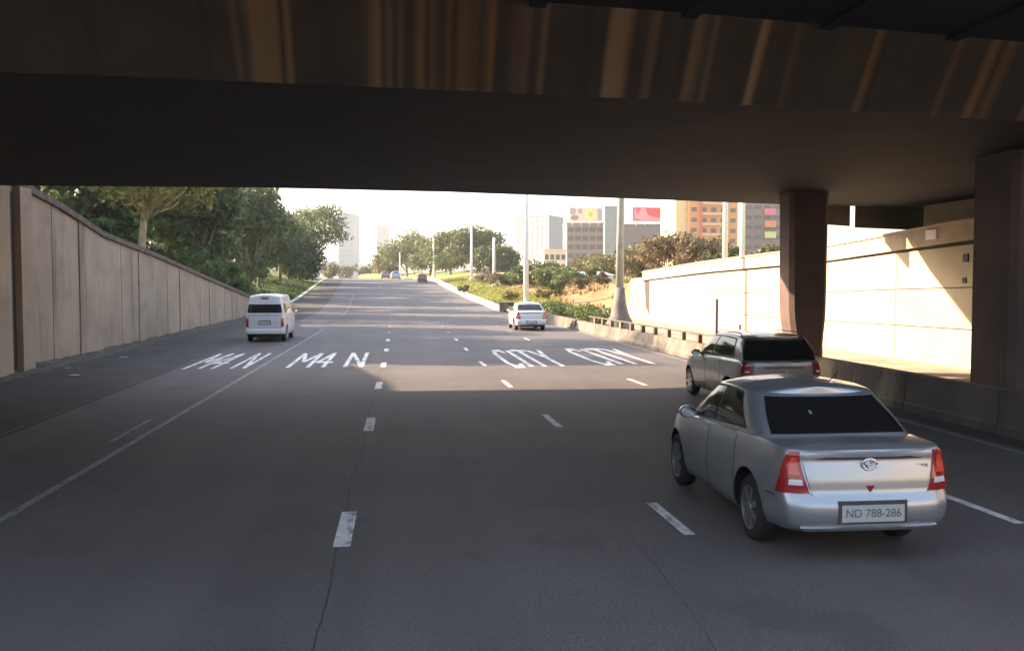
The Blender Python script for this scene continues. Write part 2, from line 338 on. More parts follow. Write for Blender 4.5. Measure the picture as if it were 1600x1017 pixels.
# kerbs: right hand kerb beyond the barrier, left hand kerb along the embankment
def kerb(name, fx, y0, y1, w, h, side):
    m = MB(); n = int((y1-y0)/3); P = []
    for j in range(n+1):
        Y = lerp(y0, y1, j/n); x = fx(Y); z = roadz(Y)
        P.append([(x, Y, z-.1), (x, Y, z+h-.02), (x+side*.02, Y, z+h), (x+side*w, Y, z+h), (x+side*w, Y, z-.1)])
    m.grid(P); o = m.build(name, KERB); fix_normals(o); return tag(o, kind='structure')
kerb('kerb', lambda Y: redge(Y)+.05, 79, 300, 1.3, .15, 1)
kerb('kerb', lambda Y: ledge(Y)+.02, 83, 300, .25, .13, -1)

# ------------------------------------------------------------------ the bridge
FE_X = [-40, -14, -10.8, -3.9, 1.45, 6.7, 12.8, 20, 60]; FE_Y = [27.6, 26.9, 26.7, 26.45, 27.05, 28.4, 30.0, 31.0, 34]
def fe(x): return interp(x, FE_X, FE_Y)
def ne(x): return interp(x, [-40, -5, 3, 10, 60], [12.0, 12.2, 12.85, 13.95, 22])
BX = [-24, -18, -14, -10.8, -7, -3.9, -1, 1.45, 4, 6.7, 10, 12.8, 16, 20, 26, 34]
bridge = empty('overpass_bridge', (0, 20, 0)); tag(bridge, 'dark concrete road overpass spanning the whole road overhead', 'bridge')
bridge_off = Vector((0, 20, 0))
def bbuild(mb, name, mats, parent=bridge, **k):
    mb.v = [(x, y-20, z) for (x, y, z) in mb.v]; o = mb.build(name, mats, parent, **k); fix_normals(o); return o
def ring_sweep(fa, fb, z0, z1):
    m = MB(); P = []
    for x in BX: P.append([(x, fa(x), z0), (x, fa(x), z1), (x, fb(x), z1), (x, fb(x), z0), (x, fa(x), z0)])
    m.grid(P); m.add([P[0][i] for i in range(4)], [(0, 1, 2, 3)]); m.add([P[-1][i] for i in range(4)], [(0, 1, 2, 3)]); return m
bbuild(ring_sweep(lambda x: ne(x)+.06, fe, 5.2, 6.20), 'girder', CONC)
m = MB(); P = []
for x in BX: P.append([(x, ne(x)+.055, 5.188), (x, ne(x), 5.188), (x, ne(x)-.75, 6.20), (x, ne(x)+.055, 6.20), (x, ne(x)+.055, 5.188)])
m.grid(P); m.add(P[0][:4], [(0, 1, 2, 3)]); m.add(P[-1][:4], [(0, 1, 2, 3)])
bbuild(m, 'girder_face', BEAM)['label'] = 'rust and lime streaked front face of the girder'
bbuild(ring_sweep(lambda x: ne(x)-5.2, lambda x: fe(x)+.5, 6.204, 6.75), 'deck_slab', CONC)  # near overhang lengthened out of view to darken the road below
bbuild(ring_sweep(lambda x: fe(x)+.2, lambda x: fe(x)+.5, 6.755, 7.05), 'parapet', CONC)
# ribs under the near deck
for k in range(16):
    m = MB(); x = -13+2.1*k
    m.v = []; m.add([(x, ne(x)-5.0, 6.14), (x+.22, ne(x)-5.0, 6.14), (x+.22, ne(x)-.02, 6.14), (x, ne(x)-.02, 6.14), (x, ne(x)-5.0, 6.20), (x+.22, ne(x)-5.0, 6.20), (x+.22, ne(x)-.02, 6.20), (x, ne(x)-.02, 6.30)],
          [(0, 3, 2, 1), (4, 5, 6, 7), (0, 1, 5, 4), (1, 2, 6, 5), (2, 3, 7, 6), (3, 0, 4, 7)])
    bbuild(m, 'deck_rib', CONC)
def pier(cx, cy, w, d, name='pier', straight=False):
    m = MB(); P = []
    for z, k in ((.0, .80), (.8, .80), (1.15, .86), (1.5, .94), (1.9, .98), (3.2, 1.0), (4.7, 1.02), (5.19, 1.06)):
        if straight: k = 1.
        hw, hd = w/2*k, d/2; c = .12; sh_ = (w/2)*(1-k)*.25
        P.append([(cx+sh_+a*hw+(b_), cy+e, z) for a, b_, e in ((-1, c, -hd), (1, -c, -hd), (1, 0, -hd+c), (1, 0, hd-c), (1, -c, hd), (-1, c, hd), (-1, 0, hd-c), (-1, 0, -hd+c), (-1, c, -hd))])
    m.grid(P); o = bbuild(m, name, PIERM); return o
p1a, p1b = at(1216, 400, 26.6), at(1290, 400, 25.4)
pier((p1a.x+p1b.x)/2+.05, 26.0, 1.15, .9)['label'] = 'nearer to the road of the two brown piers, with a rounded foot'
p2 = at(1525, 400, 17.6)
pier(p2.x+1.12, 17.6, 1.6, 1.4, 'pier', True)['label'] = 'wide brown pier at the right edge of the photo'
pier(p2.x+.9, 4.5, 1.6, 1.4, 'pier', True)
# two panels hung under the far edge of the deck
for (xa, xb, yb) in ((1262, 1328, 351), (1338, 1457, 358)):
    Y = 30.6; a = at(xa, yb, Y); b = at(xb, yb, Y+.5)
    o = MB(); zb_ = (a.z+b.z)/2
    o.add([(a.x, Y, zb_+.03), (b.x, Y+.5, zb_-.03), (b.x, Y+.62, zb_-.03), (a.x, Y+.12, zb_+.03), (a.x, Y, 6.2), (b.x, Y+.5, 6.2), (b.x, Y+.62, 6.2), (a.x, Y+.12, 6.2)],
          [(0, 3, 2, 1), (4, 5, 6, 7), (0, 1, 5, 4), (1, 2, 6, 5), (2, 3, 7, 6), (3, 0, 4, 7)])
    bbuild(o, 'hanging_panel', mat('dark_panel', (.05, .04, .038), .8, var=.2))

# ------------------------------------------------------------------ left retaining wall
lw = empty('retaining_wall', (-11.1, 30, 0)); tag(lw, 'tall brown board-marked concrete wall along the left side of the road, stepping down', 'wall')
def lbuild(mb, name, mats, **k):
    mb.v = [(x+11.1, y-30, z) for (x, y, z) in mb.v]; o = mb.build(name, mats, lw, **k); return o
joints = []; y = -18.
while y < 80: joints.append(y); y += 2.45
for i in range(len(joints)-1):
    a, b = joints[i]+.035, joints[i+1]-.035
    pr = .0 if i % 3 else .03
    m = MB(); za, zb2 = wtop(a), wtop(b)
    m.add([(-11.2, a, -.1), (-10.86+pr, a, -.1), (-10.86+pr, b, -.1), (-11.2, b, -.1), (-11.2, a, za), (-10.86+pr, a, za), (-10.86+pr, b, zb2), (-11.2, b, zb2)],
          [(0, 3, 2, 1), (4, 5, 6, 7), (0, 1, 5, 4), (1, 2, 6, 5), (2, 3, 7, 6), (3, 0, 4, 7)])
    o = lbuild(m, 'wall_panel', WALLL)
m = MB()
for i in range(len(joints)-1):
    a, b = joints[i], joints[i+1]; za, zb2 = wtop(a)-.05, wtop(b)-.05
    m.add([(-11.3, a, -.1), (-10.93, a, -.1), (-10.93, b, -.1), (-11.3, b, -.1), (-11.3, a, za), (-10.93, a, za), (-10.93, b, zb2), (-11.3, b, zb2)],
          [(4, 5, 6, 7), (1, 2, 6, 5), (3, 0, 4, 7)])
lbuild(m, 'wall_core', JOINT)
m = MB(); P = []
for Y in list(np.arange(-18, 79.6, 1.5)):
    z = wtop(Y); P.append([(-11.32, Y, z+.004), (-10.74, Y, z+.004), (-10.74, Y, z+.2), (-11.32, Y, z+.2), (-11.32, Y, z+.004)])
m.grid(P); m.add(P[0][:4], [(0, 1, 2, 3)]); m.add(P[-1][:4], [(3, 2, 1, 0)]); o = lbuild(m, 'coping', COPE); fix_normals(o)
m = MB(); m.box(-10.87, -10.62, 27.95, 28.80, 0, 5.3); lbuild(m, 'pilaster', WALLL)
m = MB(); m.box(-10.87, -10.80, 28.81, 28.95, 0, 5.3); m.box(-10.87, -10.80, 27.2, 27.94, 0, 5.15); lbuild(m, 'recess_strip', JOINT)
m = MB(); m.box(-10.87, -10.60, 25.9, 27.19, 0, 5.11); lbuild(m, 'pilaster', WALLL)
m = MB(); m.box(-10.84, -10.55, 9.9, 10.6, 0, 5.11); lbuild(m, 'pilaster', WALLL)
# low rubble line at its foot
m = MB(); P = []
r = random.Random(4)
for Y in np.arange(-18, 79, .5): w = .35+.25*r.random(); P.append([(-10.86, Y, .10+.08*r.random()), (-10.86+w*.5, Y, .04+.04*r.random()), (-10.86+w+.15, Y, -.003)])
m.grid(P); o = m.build('gutter_debris', mat('grit', (.10, .09, .075), .95, var=.5, scale=5, bump=.8), smooth=True); fix_normals(o); tag(o, kind='stuff')
if sum(p.normal.z for p in o.data.polygons) < 0: o.data.flip_normals()
# scraps of litter on the shoulder
for (x, y, s, lab) in ((-8.9, 26.9, .09, 'small pale scrap of litter on the left shoulder near the wall'), (-9.35, 33.2, .08, 'pale crumpled litter lying at the foot of the left wall'), (-9.9, 29.3, .06, 'tiny white scrap beside the wall foot')):
    m = MB(); n = 5; rr = random.Random(x)
    m.grid([[(x+s*(i-2)*.7, y+s*(j-2)*.9, .01+s*.35*rr.random()) for j in range(n)] for i in range(n)])
    o = m.build('litter', mat('litter_paper', (.5, .5, .48), .8)); tag(o, lab, 'litter', 'litter by the left wall')

# ------------------------------------------------------------------ right hand wall, lit by the sun
rw = empty('retaining_wall', (17.3, 30, 0)); tag(rw, 'long sunlit pale concrete wall with a brown parapet lip right of the barrier', 'wall')
def rbuild(mb, name, mats, **k):
    mb.v = [(x-17.3, y-30, z) for (x, y, z) in mb.v]; o = mb.build(name, mats, rw, **k); fix_normals(o); return o
def rline(Y):   # plan of the wall: straight, then curving away at its far end
    return 17.0 if Y < 62 else 17.0+((Y-62)**2)*.06
def rtop(Y): return interp(Y, RT_Y, RT_Z)
Ys = list(np.arange(-16, 62, 3.))+list(np.arange(62, 73.5, 1.))
def rsweep(z0, z1, d0, d1):
    m = MB(); P = []
    for Y in Ys:
        x = rline(Y); a, b = z0(Y), z1(Y); P.append([(x+d0, Y, a), (x+d0, Y, b), (x+d1, Y, b), (x+d1, Y, a), (x+d0, Y, a)])
    m.grid(P); m.add(P[0][:4], [(0, 1, 2, 3)]); m.add(P[-1][:4], [(0, 1, 2, 3)]); return m
m = MB(); jy = [-16]+[round(6.3*i-14, 2) for i in range(13)]
for i in range(len(jy)-1):
    a, b = jy[i]+.02, jy[i+1]-.02
    if b > 62: b = 62
    if a > 60: break
    for (f0, f1) in ((0, .327), (.336, .66), (.669, 1)):
        za, zc = (rtop(a)-.62), (rtop(b)-.62)
        m.add([(17.0, a, f0*za-.1), (17.0, b, f0*zc-.1), (17.2, b, f0*zc-.1), (17.2, a, f0*za-.1), (17.0, a, f1*za-.1-.0), (17.0, b, f1*zc-.1), (17.2, b, f1*zc-.1), (17.2, a, f1*za-.1)],
              [(0, 1, 2, 3), (4, 7, 6, 5), (0, 4, 5, 1), (1, 5, 6, 2), (2, 6, 7, 3), (3, 7, 4, 0)])
rbuild(m, 'wall_panels', WALLR)
rbuild(rsweep(lambda Y: -.1, lambda Y: rtop(Y)-.64, .05, .4), 'wall_core', JOINT)
rbuild(rsweep(lambda Y: rtop(Y)-.63, lambda Y: rtop(Y)-.08, -.10, .38), 'parapet', LIPM)
rbuild(rsweep(lambda Y: rtop(Y)-.076, lambda Y: rtop(Y), -.16, .42), 'coping', WALLR)
m = MB()
for (x, y, s) in ((1157, 511, .13), (1510, 403, .12), (1508, 438, .08)):
    Y = 17*1450/(x-622)*1.0
    for _ in range(4):
        p = at(x, y, Y); Y *= 17.0/p.x
    p = at(x, y, Y); m.box(16.96, 17.02, Y-s, Y+s, p.z-s, p.z+s)
rbuild(m, 'drain_hole', TRIM)
m = MB(); pY = 28.6
m.box(16.84, 16.99, 27.5, 28.1, 3.95, 4.25); o = rbuild(m, 'reflector_plate', mat('white_plate', (.8, .8, .8), .4))
# second storey of the parapet seen at the right end (upper road wall)
m = MB(); m.box(17.9, 18.3, -16, 30, 4.4, 5.9); o = m.build('upper_wall', WALLR); tag(o, 'short pale wall standing on top behind the right parapet', 'wall')

# ------------------------------------------------------------------ barrier between road and side lane
cb = empty('concrete_barrier', (10.7, 20, 0)); tag(cb, 'low stained concrete barrier with posts and rail along the right lane', 'barrier')
def cbuild(mb, name, mats, **k):
    mb.v = [(x-10.7, y-20, z) for (x, y, z) in mb.v]; o = mb.build(name, mats, cb, **k); fix_normals(o); return o
def bx(Y): return interp(Y, [-20, 20, 31, 42, 50], [10.32, 10.25, 9.95, 9.6, 9.45])
def bsweep(prof, y0, y1, step):
    m = MB(); P = []
    for Y in np.arange(y0, y1+.01, step): P.append([(bx(Y)+a, Y, z) for a, z in prof])
    m.grid(P); m.add(P[0][:-1], [tuple(range(len(prof)-1))]); m.add(P[-1][:-1], [tuple(range(len(prof)-1))]); return m
prof = [(.10, -.05), (.10, .10), (.13, .14), (.16, .60), (.16, .72), (.40, .72), (.40, -.05), (.10, -.05)]
prof2 = [(0, -.05), (.0, .08), (.10, .20), (.16, .52), (.40, .52), (.40, -.05), (0, -.05)]
Y = -18.
while Y < 27:
    cbuild(bsweep(prof, Y, Y+2.96, 1.48), 'barrier_block', BARR); Y += 3.
while Y < 49.5:
    cbuild(bsweep(prof2, Y, min(49.5, Y+2.96), 1.48), 'barrier_block', BARR)
    Y += 3.
Y = 27.4
while Y < 47:
    m = MB(); m.box(bx(Y)+.2, bx(Y)+.34, Y-.13, Y+.13, .5, .80); cbuild(m, 'post', BARR); Y += 1.65
m = MB(); m.tube([(bx(Y)+.27, Y, .83) for Y in (27.2, 31, 36, 42, 47)], [.035]*5, 8); cbuild(m, 'rail', mat('rail_concrete', (.10, .09, .08), .9, var=.3))
# thin brown post standing behind it
p = at(1120, 467, 30); q = at(1120, 511, 30)
m = MB(); m.tube([(p.x, 30, 0), (p.x, 30, p.z)], [.055, .05], 8); m.box(p.x-.08, p.x+.08, 29.92, 30.08, 0, .12); o = m.build('marker_post', mat('brown_post', (.20, .12, .10), .8)); tag(o, 'thin brown post standing against the bright wall behind the barrier', 'post')
# lower wall further along, with its hedge and end block
m = MB(); P = []
for Y in np.arange(49.6, 78, 2.): x = interp(Y, [49, 79], [9.5, 9.15]); P.append([(x, Y, -.05), (x+.05, Y, .55), (x+.4, Y, .55), (x+.4, Y, -.05), (x, Y, -.05)])
m.grid(P); m.add(P[0][:4], [(0, 1, 2, 3)]); m.add(P[-1][:4], [(0, 1, 2, 3)]); o = m.build('low_wall', BARR); fix_normals(o); tag(o, 'low grey wall behind the white car at the road edge', 'wall')
m = MB(); m.box(8.7, 9.9, 79.2, 80.4, 0, .75); m.box(8.62, 9.98, 79.1, 80.5, .754, .86); o = m.build('end_block', BARR); tag(o, 'dark squat concrete block where the low wall meets the white kerb', 'block')

# ------------------------------------------------------------------ poles
def pole(label, x, Y, base_z, top_z, r0, r1, material=WHITEP, head=True, group='tall street lamp poles', name='street_lamp', head_dir=-1, footing=False):
    e = empty(name, (x, Y, base_z)); tag(e, label, 'street lamp', group)
    m = MB(); h = top_z-base_z
    m.tube([(0, 0, 0), (0, 0, h*.5), (0, 0, h)], [r0, (r0+r1)/2, r1], 12); m.build('pole', material, e, smooth=True)
    m = MB(); m.lathe([(0, 0), (0, r0*2), (.35, r0*2), (.4, r0*1.2), (.4, 0)], 'z', n=12); m.build('base', material if not footing else BARR, e)
    if head:
        m = MB(); m.tube([(0, 0, h-.1), (head_dir*.6, 0, h+.15), (head_dir*1.4, 0, h+.2)], [r1*.8, r1*.6, r1*.5], 8); m.build('arm', material, e, smooth=True)
        m = MB(); m.obox((head_dir*1.75, 0, h+.2), (1, 0, 0), (0, 1, 0), .38, .14, .07); m.build('lamp_head', GALV, e)
    return e
p = at(822, 482, 84); pole('tall white lamp pole rising behind the white car', p.x, 84, gz(p.x, 84)-.1, 14, .26, .15)
p = at(737, 438, 150); pole('white lamp pole in front of the dark median tree, left of its pair', p.x, 150, gz(p.x, 150)-.1, at(737, 352, 150).z, .22, .17, head=False)
p = at(772, 452, 125); pole('white lamp pole at the right edge of the dark median tree', p.x, 125, gz(p.x, 125)-.1, at(772, 371, 125).z, .20, .15, head=False)
p = at(625, 430, 210); pole('short pale pole far up the road beside the blue car', p.x, 210, roadz(210), at(625, 394, 210).z, .16, .12, head=False)
p = at(678, 436, 190); pole('slim pale pole in front of the round median trees', p.x, 190, roadz(190)+.4, at(678, 372, 190).z, .22, .16, head=False)
for x, lab in ((1133, 'white pole above the sunlit wall before the orange building'), (1160, 'greyish white pole above the sunlit wall beside the dark building')):
    p = at(x, 395, 62); pole(lab, p.x, 62, gz(p.x, 62)-.1, 15, .19, .15, head=True)
# high mast by the barrier with its flared foot
p = at(968, 500, 46.5); mast = empty('high_mast', (p.x, 46.5, 0)); tag(mast, 'thick grey-green mast with a flared concrete foot beside the barrier', 'mast')
m = MB(); m.tube([(0, 0, 2.2), (.05, 0, 8), (.1, 0, 22)], [.22, .16, .12], 16); m.build('mast_pole', mat('mast_paint', (.34, .37, .33), .6, var=.15, scale=3), mast, smooth=True)
m = MB(); m.lathe([(-.05, .80), (.4, .76), (.9, .50), (1.5, .34), (2.3, .25), (2.3, .0)], 'z', n=16); m.build('flared_foot', mat('foot_concrete', (.15, .15, .14), .85, var=.25, scale=2, bump=.4), mast, smooth=True)
m = MB(); m.lathe([(22, .13), (22.1, .7), (22.4, .7), (22.5, .1)], 'z', c=(.1, 0, 0), n=16); m.build('lamp_ring', GALV, mast)

# ------------------------------------------------------------------ trees, shrubs, hedge
def leaves(centres, radii, n, ls, rng, flat=.8):
    """n leaf clumps scattered in balls round the centres"""
    C = np.array(centres); Rr = np.array(radii); w = Rr**2; w = w/w.sum(); k = rng.choice(len(C), n, p=w)
    d = rng.normal(size=(n, 3)); d /= np.linalg.norm(d, axis=1)[:, None]
    rad = Rr[k]*np.clip(rng.normal(.80, .22, n), .1, 1.25)
    P = C[k]+d*rad[:, None]*np.array([1, 1, flat])
    a = rng.normal(size=(n, 3)); a /= np.linalg.norm(a, axis=1)[:, None]
    b = np.cross(a, rng.normal(size=(n, 3))); b /= np.linalg.norm(b, axis=1)[:, None]
    s = (ls*rng.uniform(.5, 1.3, n))[:, None]; a = a*s; b = b*s*.55
    V = np.stack([P-a, P-b*.9, P+a, P+b*.9], axis=1).reshape(-1, 3)
    return V
def leaf_object(name, V, material, parent):
    n = len(V)//4; me = bpy.data.meshes.new(name); me.vertices.add(len(V)); me.vertices.foreach_set('co', V.astype(np.float32).ravel())
    me.loops.add(n*4); me.loops.foreach_set('vertex_index', np.arange(n*4, dtype=np.int32)); me.polygons.add(n)
    me.polygons.foreach_set('loop_start', np.arange(0, n*4, 4, dtype=np.int32)); me.update(calc_edges=True); me.validate()
    me.materials.append(material); o = bpy.data.objects.new(name, me); COL.objects.link(o)
    if parent: o.parent = parent
    return o
def tree(label, X, Y, h, cr, z=None, leaf=1, n=5000, ls=.28, seed=1, bare=.32, trunk_r=.22, bark=None, group=None, nc=16, flat=.75, lean=(0, 0), name='tree', cat='tree', flatness=.75, crown_h=None):
    rng = np.random.default_rng(seed); z = gz(X, Y)-.15 if z is None else z
    e = empty(name, (X, Y, z)); tag(e, label, cat, group)
    zb0 = h*bare; ch = (h-zb0)/2; cen = []; rad = []
    for i in range(nc):
        a = rng.uniform(0, 2*math.pi); q = rng.uniform(.15, 1)**.5; t = rng.uniform(-1, 1)
        rr = cr*.78*q*math.sqrt(max(.05, 1-t*t*.75)); cr_ = cr*rng.uniform(.26, .46)
        cen.append((lean[0]+rr*math.cos(a), lean[1]+rr*math.sin(a), zb0+ch+t*(ch-cr_*.6))); rad.append(cr_)
    m = MB(); top = (lean[0]*.6, lean[1]*.6, zb0+ch*.5)
    m.tube([(0, 0, 0), (lean[0]*.15, lean[1]*.15, zb0*.5), (lean[0]*.35, lean[1]*.35, zb0), top], [trunk_r*1.25, trunk_r, trunk_r*.85, trunk_r*.4], 9)
    for i in range(min(nc, 9)):
        c = cen[i]; s = (lean[0]*.35, lean[1]*.35, zb0*(.75+.35*rng.random())); mid = tuple(lerp(s[k], c[k], .5)+rng.uniform(-.3, .3) for k in range(3))
        m.tube([s, mid, c], [trunk_r*.5, trunk_r*.3, trunk_r*.1], 6)
    m.build('trunk', bark or BARK, e, smooth=True)
    leaf_object('crown', leaves(cen, rad, n, ls, rng, flatness), LEAF[leaf] if isinstance(leaf, int) else leaf, e)
    return e
GL_ = 'trees on the left embankment'
tp = at(222, 345, 45)
tree('yellow-green tree with a pale forked trunk rising behind the left wall', tp.x-.1, 45, 8.4, 4.3, leaf=2, n=5200, ls=.17, seed=11, bare=.30, trunk_r=.17, bark=BARKY, group=GL_, nc=18, lean=(.6, 0))
LT = [  # X, Y, height, crown radius, leaf, bare, label
    (-20.5, 42, 10.0, 3.6, 0, .10, 'dark tree just left of the pale forked trunk'),
    (-36, 62, 15, 7.5, 0, .05, 'wide dark tree at the far back of the left embankment'),
    (-24, 52, 9.5, 5.0, 0, .04, 'low dark tree filling the gap behind the forked trunk'),
    (-34, 84, 16, 7.5, 0, .05, 'large dark tree far behind the left embankment row'),
    (-26, 108, 15, 6.5, 0, .06, 'large dark tree deep behind the green bushes'),
    (-26, 47, 10.5, 5.5, 0, .12, 'dark tree behind the pale forked trunk, leftmost on the embankment'),
    (-29, 60, 13, 6.5, 0, .10, 'big dark tree far back on the embankment behind the forked trunk'),
    (-17.5, 57, 9.8, 4.2, 0, .12, 'dark bushy tree just right of the pale forked trunk'),
    (-22, 71, 14, 6.0, 1, .12, 'tall mid-green tree reaching the underside of the bridge'),
    (-16.5, 76, 11.6, 4.4, 0, .10, 'dark round tree low behind the end of the left wall'),
    (-19, 90, 15.0, 5.4, 0, .12, 'tall dark tree at the left edge of the open sky'),
    (-16.0, 104, 12.5, 4.6, 1, .14, 'mid-green tree stepping down below the sky edge'),
    (-17.5, 121, 11.8, 4.8, 0, .20, 'dark tree with a raised crown over the grass slope'),
    (-17.0, 138, 10.8, 4.6, 0, .24, 'dark spreading tree near the pale shop'),
]
LT += [(-19.5, 131, 12.0, 5.4, 0, .04, 'dark low-hanging tree in the middle of the far left row'),
    (-17.0, 149, 10.2, 5.0, 1, .05, 'dense green tree hanging low beside the kerb at the far left'),
    (-15.8, 155, 9.6, 4.6, 0, .03, 'low dark tree under the crown that leans into the sky'),
    (-18.5, 112, 11.5, 5.0, 1, .03, 'full green tree closing the row above the minibus'),
    (-21, 172, 11.5, 5.6, 0, .04, 'dark rounded tree farthest back in the left row')]
for i, (X, Y, h, cr, lf, br, lab) in enumerate(LT):
    tree(lab, X, Y, h, cr, leaf=lf, n=6500, ls=.30, seed=20+i, bare=br, group=GL_, nc=22, trunk_r=.25)
tree('green tree leaning right into the open sky, rightmost of the left row', -15.6, 162, 13.6, 6.4, leaf=1, n=5200, ls=.26, seed=41, bare=.38, group=GL_, nc=20, lean=(1.6, 0), flatness=.5)
# shrubs along the top of the left wall
for i, (X, Y, h, cr, lf, lab) in enumerate([
    (-13.6, 44, 1.7, 1.2, 4, 'bright green shrub behind the wall left of the forked trunk'), (-13.2, 51, 1.6, 1.2, 0, 'dark low shrub on the wall top under the trees'),
    (-13.3, 57, 2.2, 1.3, 4, 'light green bush at the wall top in mid length'), (-13.0, 63, 2.6, 1.5, 4, 'leafy green bush above the lower part of the left wall'),
    (-13.1, 69, 2.6, 1.6, 1, 'rounded green bush before the end of the left wall'), (-13.4, 76, 2.8, 1.7, 4, 'broad bright bush above the minibus'),
    (-14.0, 84, 2.6, 1.8, 1, 'green bush on the slope right of the minibus roof'), (-16.0, 96, 2.4, 1.8, 0, 'dark bush halfway up the grass slope')]):
    tree(lab, X, Y, h, cr, leaf=lf, n=1500, ls=.15, seed=60+i, bare=.02, trunk_r=.06, nc=10, group='shrubs on the left embankment', name='shrub', cat='shrub')
# trees right of the road
GR_ = 'trees beyond the grass verge'
for i, (x, Y, yt, cr, lf, lab) in enumerate([
    (748, 178, 352, 6.6, 0, 'big dark tree behind the two white poles'), (704, 190, 362, 5.8, 1, 'green tree left of the big dark median tree'),
    (672, 205, 370, 5.4, 1, 'round mid-green tree in the middle of the distant clump'), (636, 225, 363, 7.0, 1, 'broad round tree at the left of the distant clump'),
    (608, 245, 388, 4.8, 3, 'pale olive tree at the left end of the distant clump'), (775, 165, 385, 4.4, 0, 'small dark tree at the right side of the big one')]):
    p = at(x, yt, Y); z = roadz(Y)+.6
    tree(lab, p.x, Y, p.z-z, cr, z=z, leaf=lf, n=5000, ls=.36, seed=80+i, bare=.10, group=GR_, nc=20)
for i, (x, Y, yt, yb, cr, lf, lab) in enumerate([
    (836, 112, 408, 462, 3.4, 0, 'dark green bushy tree right of the white lamp pole'), (868, 104, 418, 468, 2.9, 1, 'rounded green bush before the grey office block'),
    (894, 108, 428, 462, 2.2, 0, 'dark low bush left of the orange bank'), (806, 122, 420, 456, 2.4, 1, 'mid-green bush just left of the white lamp pole'),
    (926, 140, 398, 440, 4.0, 3, 'pale olive tree above the orange bank'), (955, 130, 395, 440, 3.6, 3, 'olive tree seen behind the thick mast')]):
    p = at(x, yt, Y); z = gz(p.x, Y)-.1
    tree(lab, p.x, Y, p.z-z, cr, z=z, leaf=lf, n=3600, ls=.22, seed=100+i, bare=.06, group='bushy trees around the orange bank', nc=16, trunk_r=.15)
for i, (x, Y, yt, cr, lf, lab) in enumerate([
    (1000, 96, 372, 3.6, 3, 'olive tree above the far end of the sunlit wall'), (1046, 88, 362, 3.8, 5, 'reddish brown tree above the sunlit wall'),
    (1092, 84, 366, 3.4, 5, 'brown flowering tree before the orange building'), (1130, 80, 382, 2.2, 3, 'low olive tree by the foot of the white poles'), (1195, 74, 384, 2.4, 3, 'olive shrub above the wall beside the pier')]):
    p = at(x, yt, Y); z = gz(p.x, Y)-.1
    tree(lab, p.x, Y, p.z-z, cr, z=z, leaf=lf, n=3400, ls=.22, seed=120+i, bare=.08, group='trees above the sunlit wall', nc=16, trunk_r=.15)
for i, (x, Y, yt, lf, lab) in enumerate([(575, 330, 412, 3, 'tiny far tree right of the glass tower'), (600, 310, 405, 2, 'sunlit far tree left of the clump'), (512, 300, 410, 3, 'small far tree by the pale shop'), (548, 340, 414, 3, 'small hazy tree below the glass tower')]):
    p = at(x, yt, Y); z = roadz(Y)
    tree(lab, p.x, Y, max(3, p.z-z), 4.5, z=z, leaf=lf, n=900, ls=.5, seed=140+i, bare=.1, group='far trees beyond the crest', nc=10)
# hedge behind the low wall, small verge plants
rng = np.random.default_rng(5); cen = []; rad = []
for Y in np.arange(47, 66, .8): cen.append((10.6+rng.uniform(-.2, .2), Y, .75+rng.uniform(-.1, .15))); rad.append(rng.uniform(.45, .62))
o = leaf_object('hedge', leaves(cen, rad, 6500, .11, rng, .8), LEAF[1], None); tag(o, 'green hedge growing along the low wall behind the barrier', 'hedge')
for i, (x, y, Y, s, lf, lab) in enumerate([(800, 462, 93, 1.1, 2, 'yellow-green bush on the verge left of the tall lamp pole'), (778, 446, 122, 1.3, 5, 'dry brown bush at the foot of the lamp poles'), (755, 444, 135, 1.5, 5, 'dry reddish bush between the two lamp poles'),
        (725, 448, 118, .8, 3, 'small olive bush on the verge by the kerb'), (850, 472, 88, .8, 2, 'yellow shrub right of the tall lamp pole'), (905, 462, 92, .9, 3, 'olive shrub low on the orange bank'), (880, 458, 98, 1.5, 1, 'broad green bush at the left end of the orange bank'), (868, 470, 90, 1.2, 4, 'bright green bush behind the low wall'), (922, 446, 104, 1.1, 1, 'green bush on top of the orange bank beside the small house'), (941, 452, 92, .9, 5, 'brown shrub near the mast on the bank')]):
    p = at(x, y, Y); tree(lab, p.x, Y, s*1.6, s, z=gz(p.x, Y)-.05, leaf=lf, n=900, ls=.13, seed=160+i, bare=.02, trunk_r=.05, nc=8, name='verge_shrub', cat='shrub', group='shrubs on the grass verge')
# tufts of grass
def tufts(name, pts, material, hgt):
    V = []
    for (x, y, z) in pts:
        for _ in range(4):
            a = RNG.uniform(0, 6.28); w = .05; dx, dy = math.cos(a)*w, math.sin(a)*w; lx_, ly_ = RNG.uniform(-.1, .1, 2); h = hgt*RNG.uniform(.5, 1.2)
            V += [(x-dx, y-dy, z), (x+dx, y+dy, z), (x+dx*.2+lx_, y+dy*.2+ly_, z+h), (x-dx*.2+lx_, y-dy*.2+ly_, z+h)]
    return leaf_object(name, np.array(V), material, None)
pts = []
for _ in range(5200):
    Y = RNG.uniform(80, 165); X = redge(Y)+1.4+RNG.uniform(0, 1)**1.4*5; pts.append((X, Y, gz(X, Y)-.02))
tag(tufts('verge_grass', pts, leafm('grass_blade', (.26, .28, .08)), .28), kind='stuff')
pts = []
for _ in range(4500):
    Y = RNG.uniform(40, 150); X = (-11.5 if Y < 80 else ledge(Y)-.6)-RNG.uniform(0, 1)**1.3*8; pts.append((X, Y, gz(X, Y)-.02))
tag(tufts('bank_grass', pts, leafm('bank_blade', (.08, .13, .04)), .35), kind='stuff')
pts = []
for _ in range(2600):
    Y = RNG.uniform(70, 124); X = RNG.uniform(14.5, 27)
    if math.sin(X*1.3+Y*.4)+math.sin(Y*.9-X*.7) > .3: pts.append((X, Y, gz(X, Y)-.02))
tag(tufts('bank_scrub', pts, leafm('scrub_blade', (.17, .16, .06)), .4), kind='stuff')
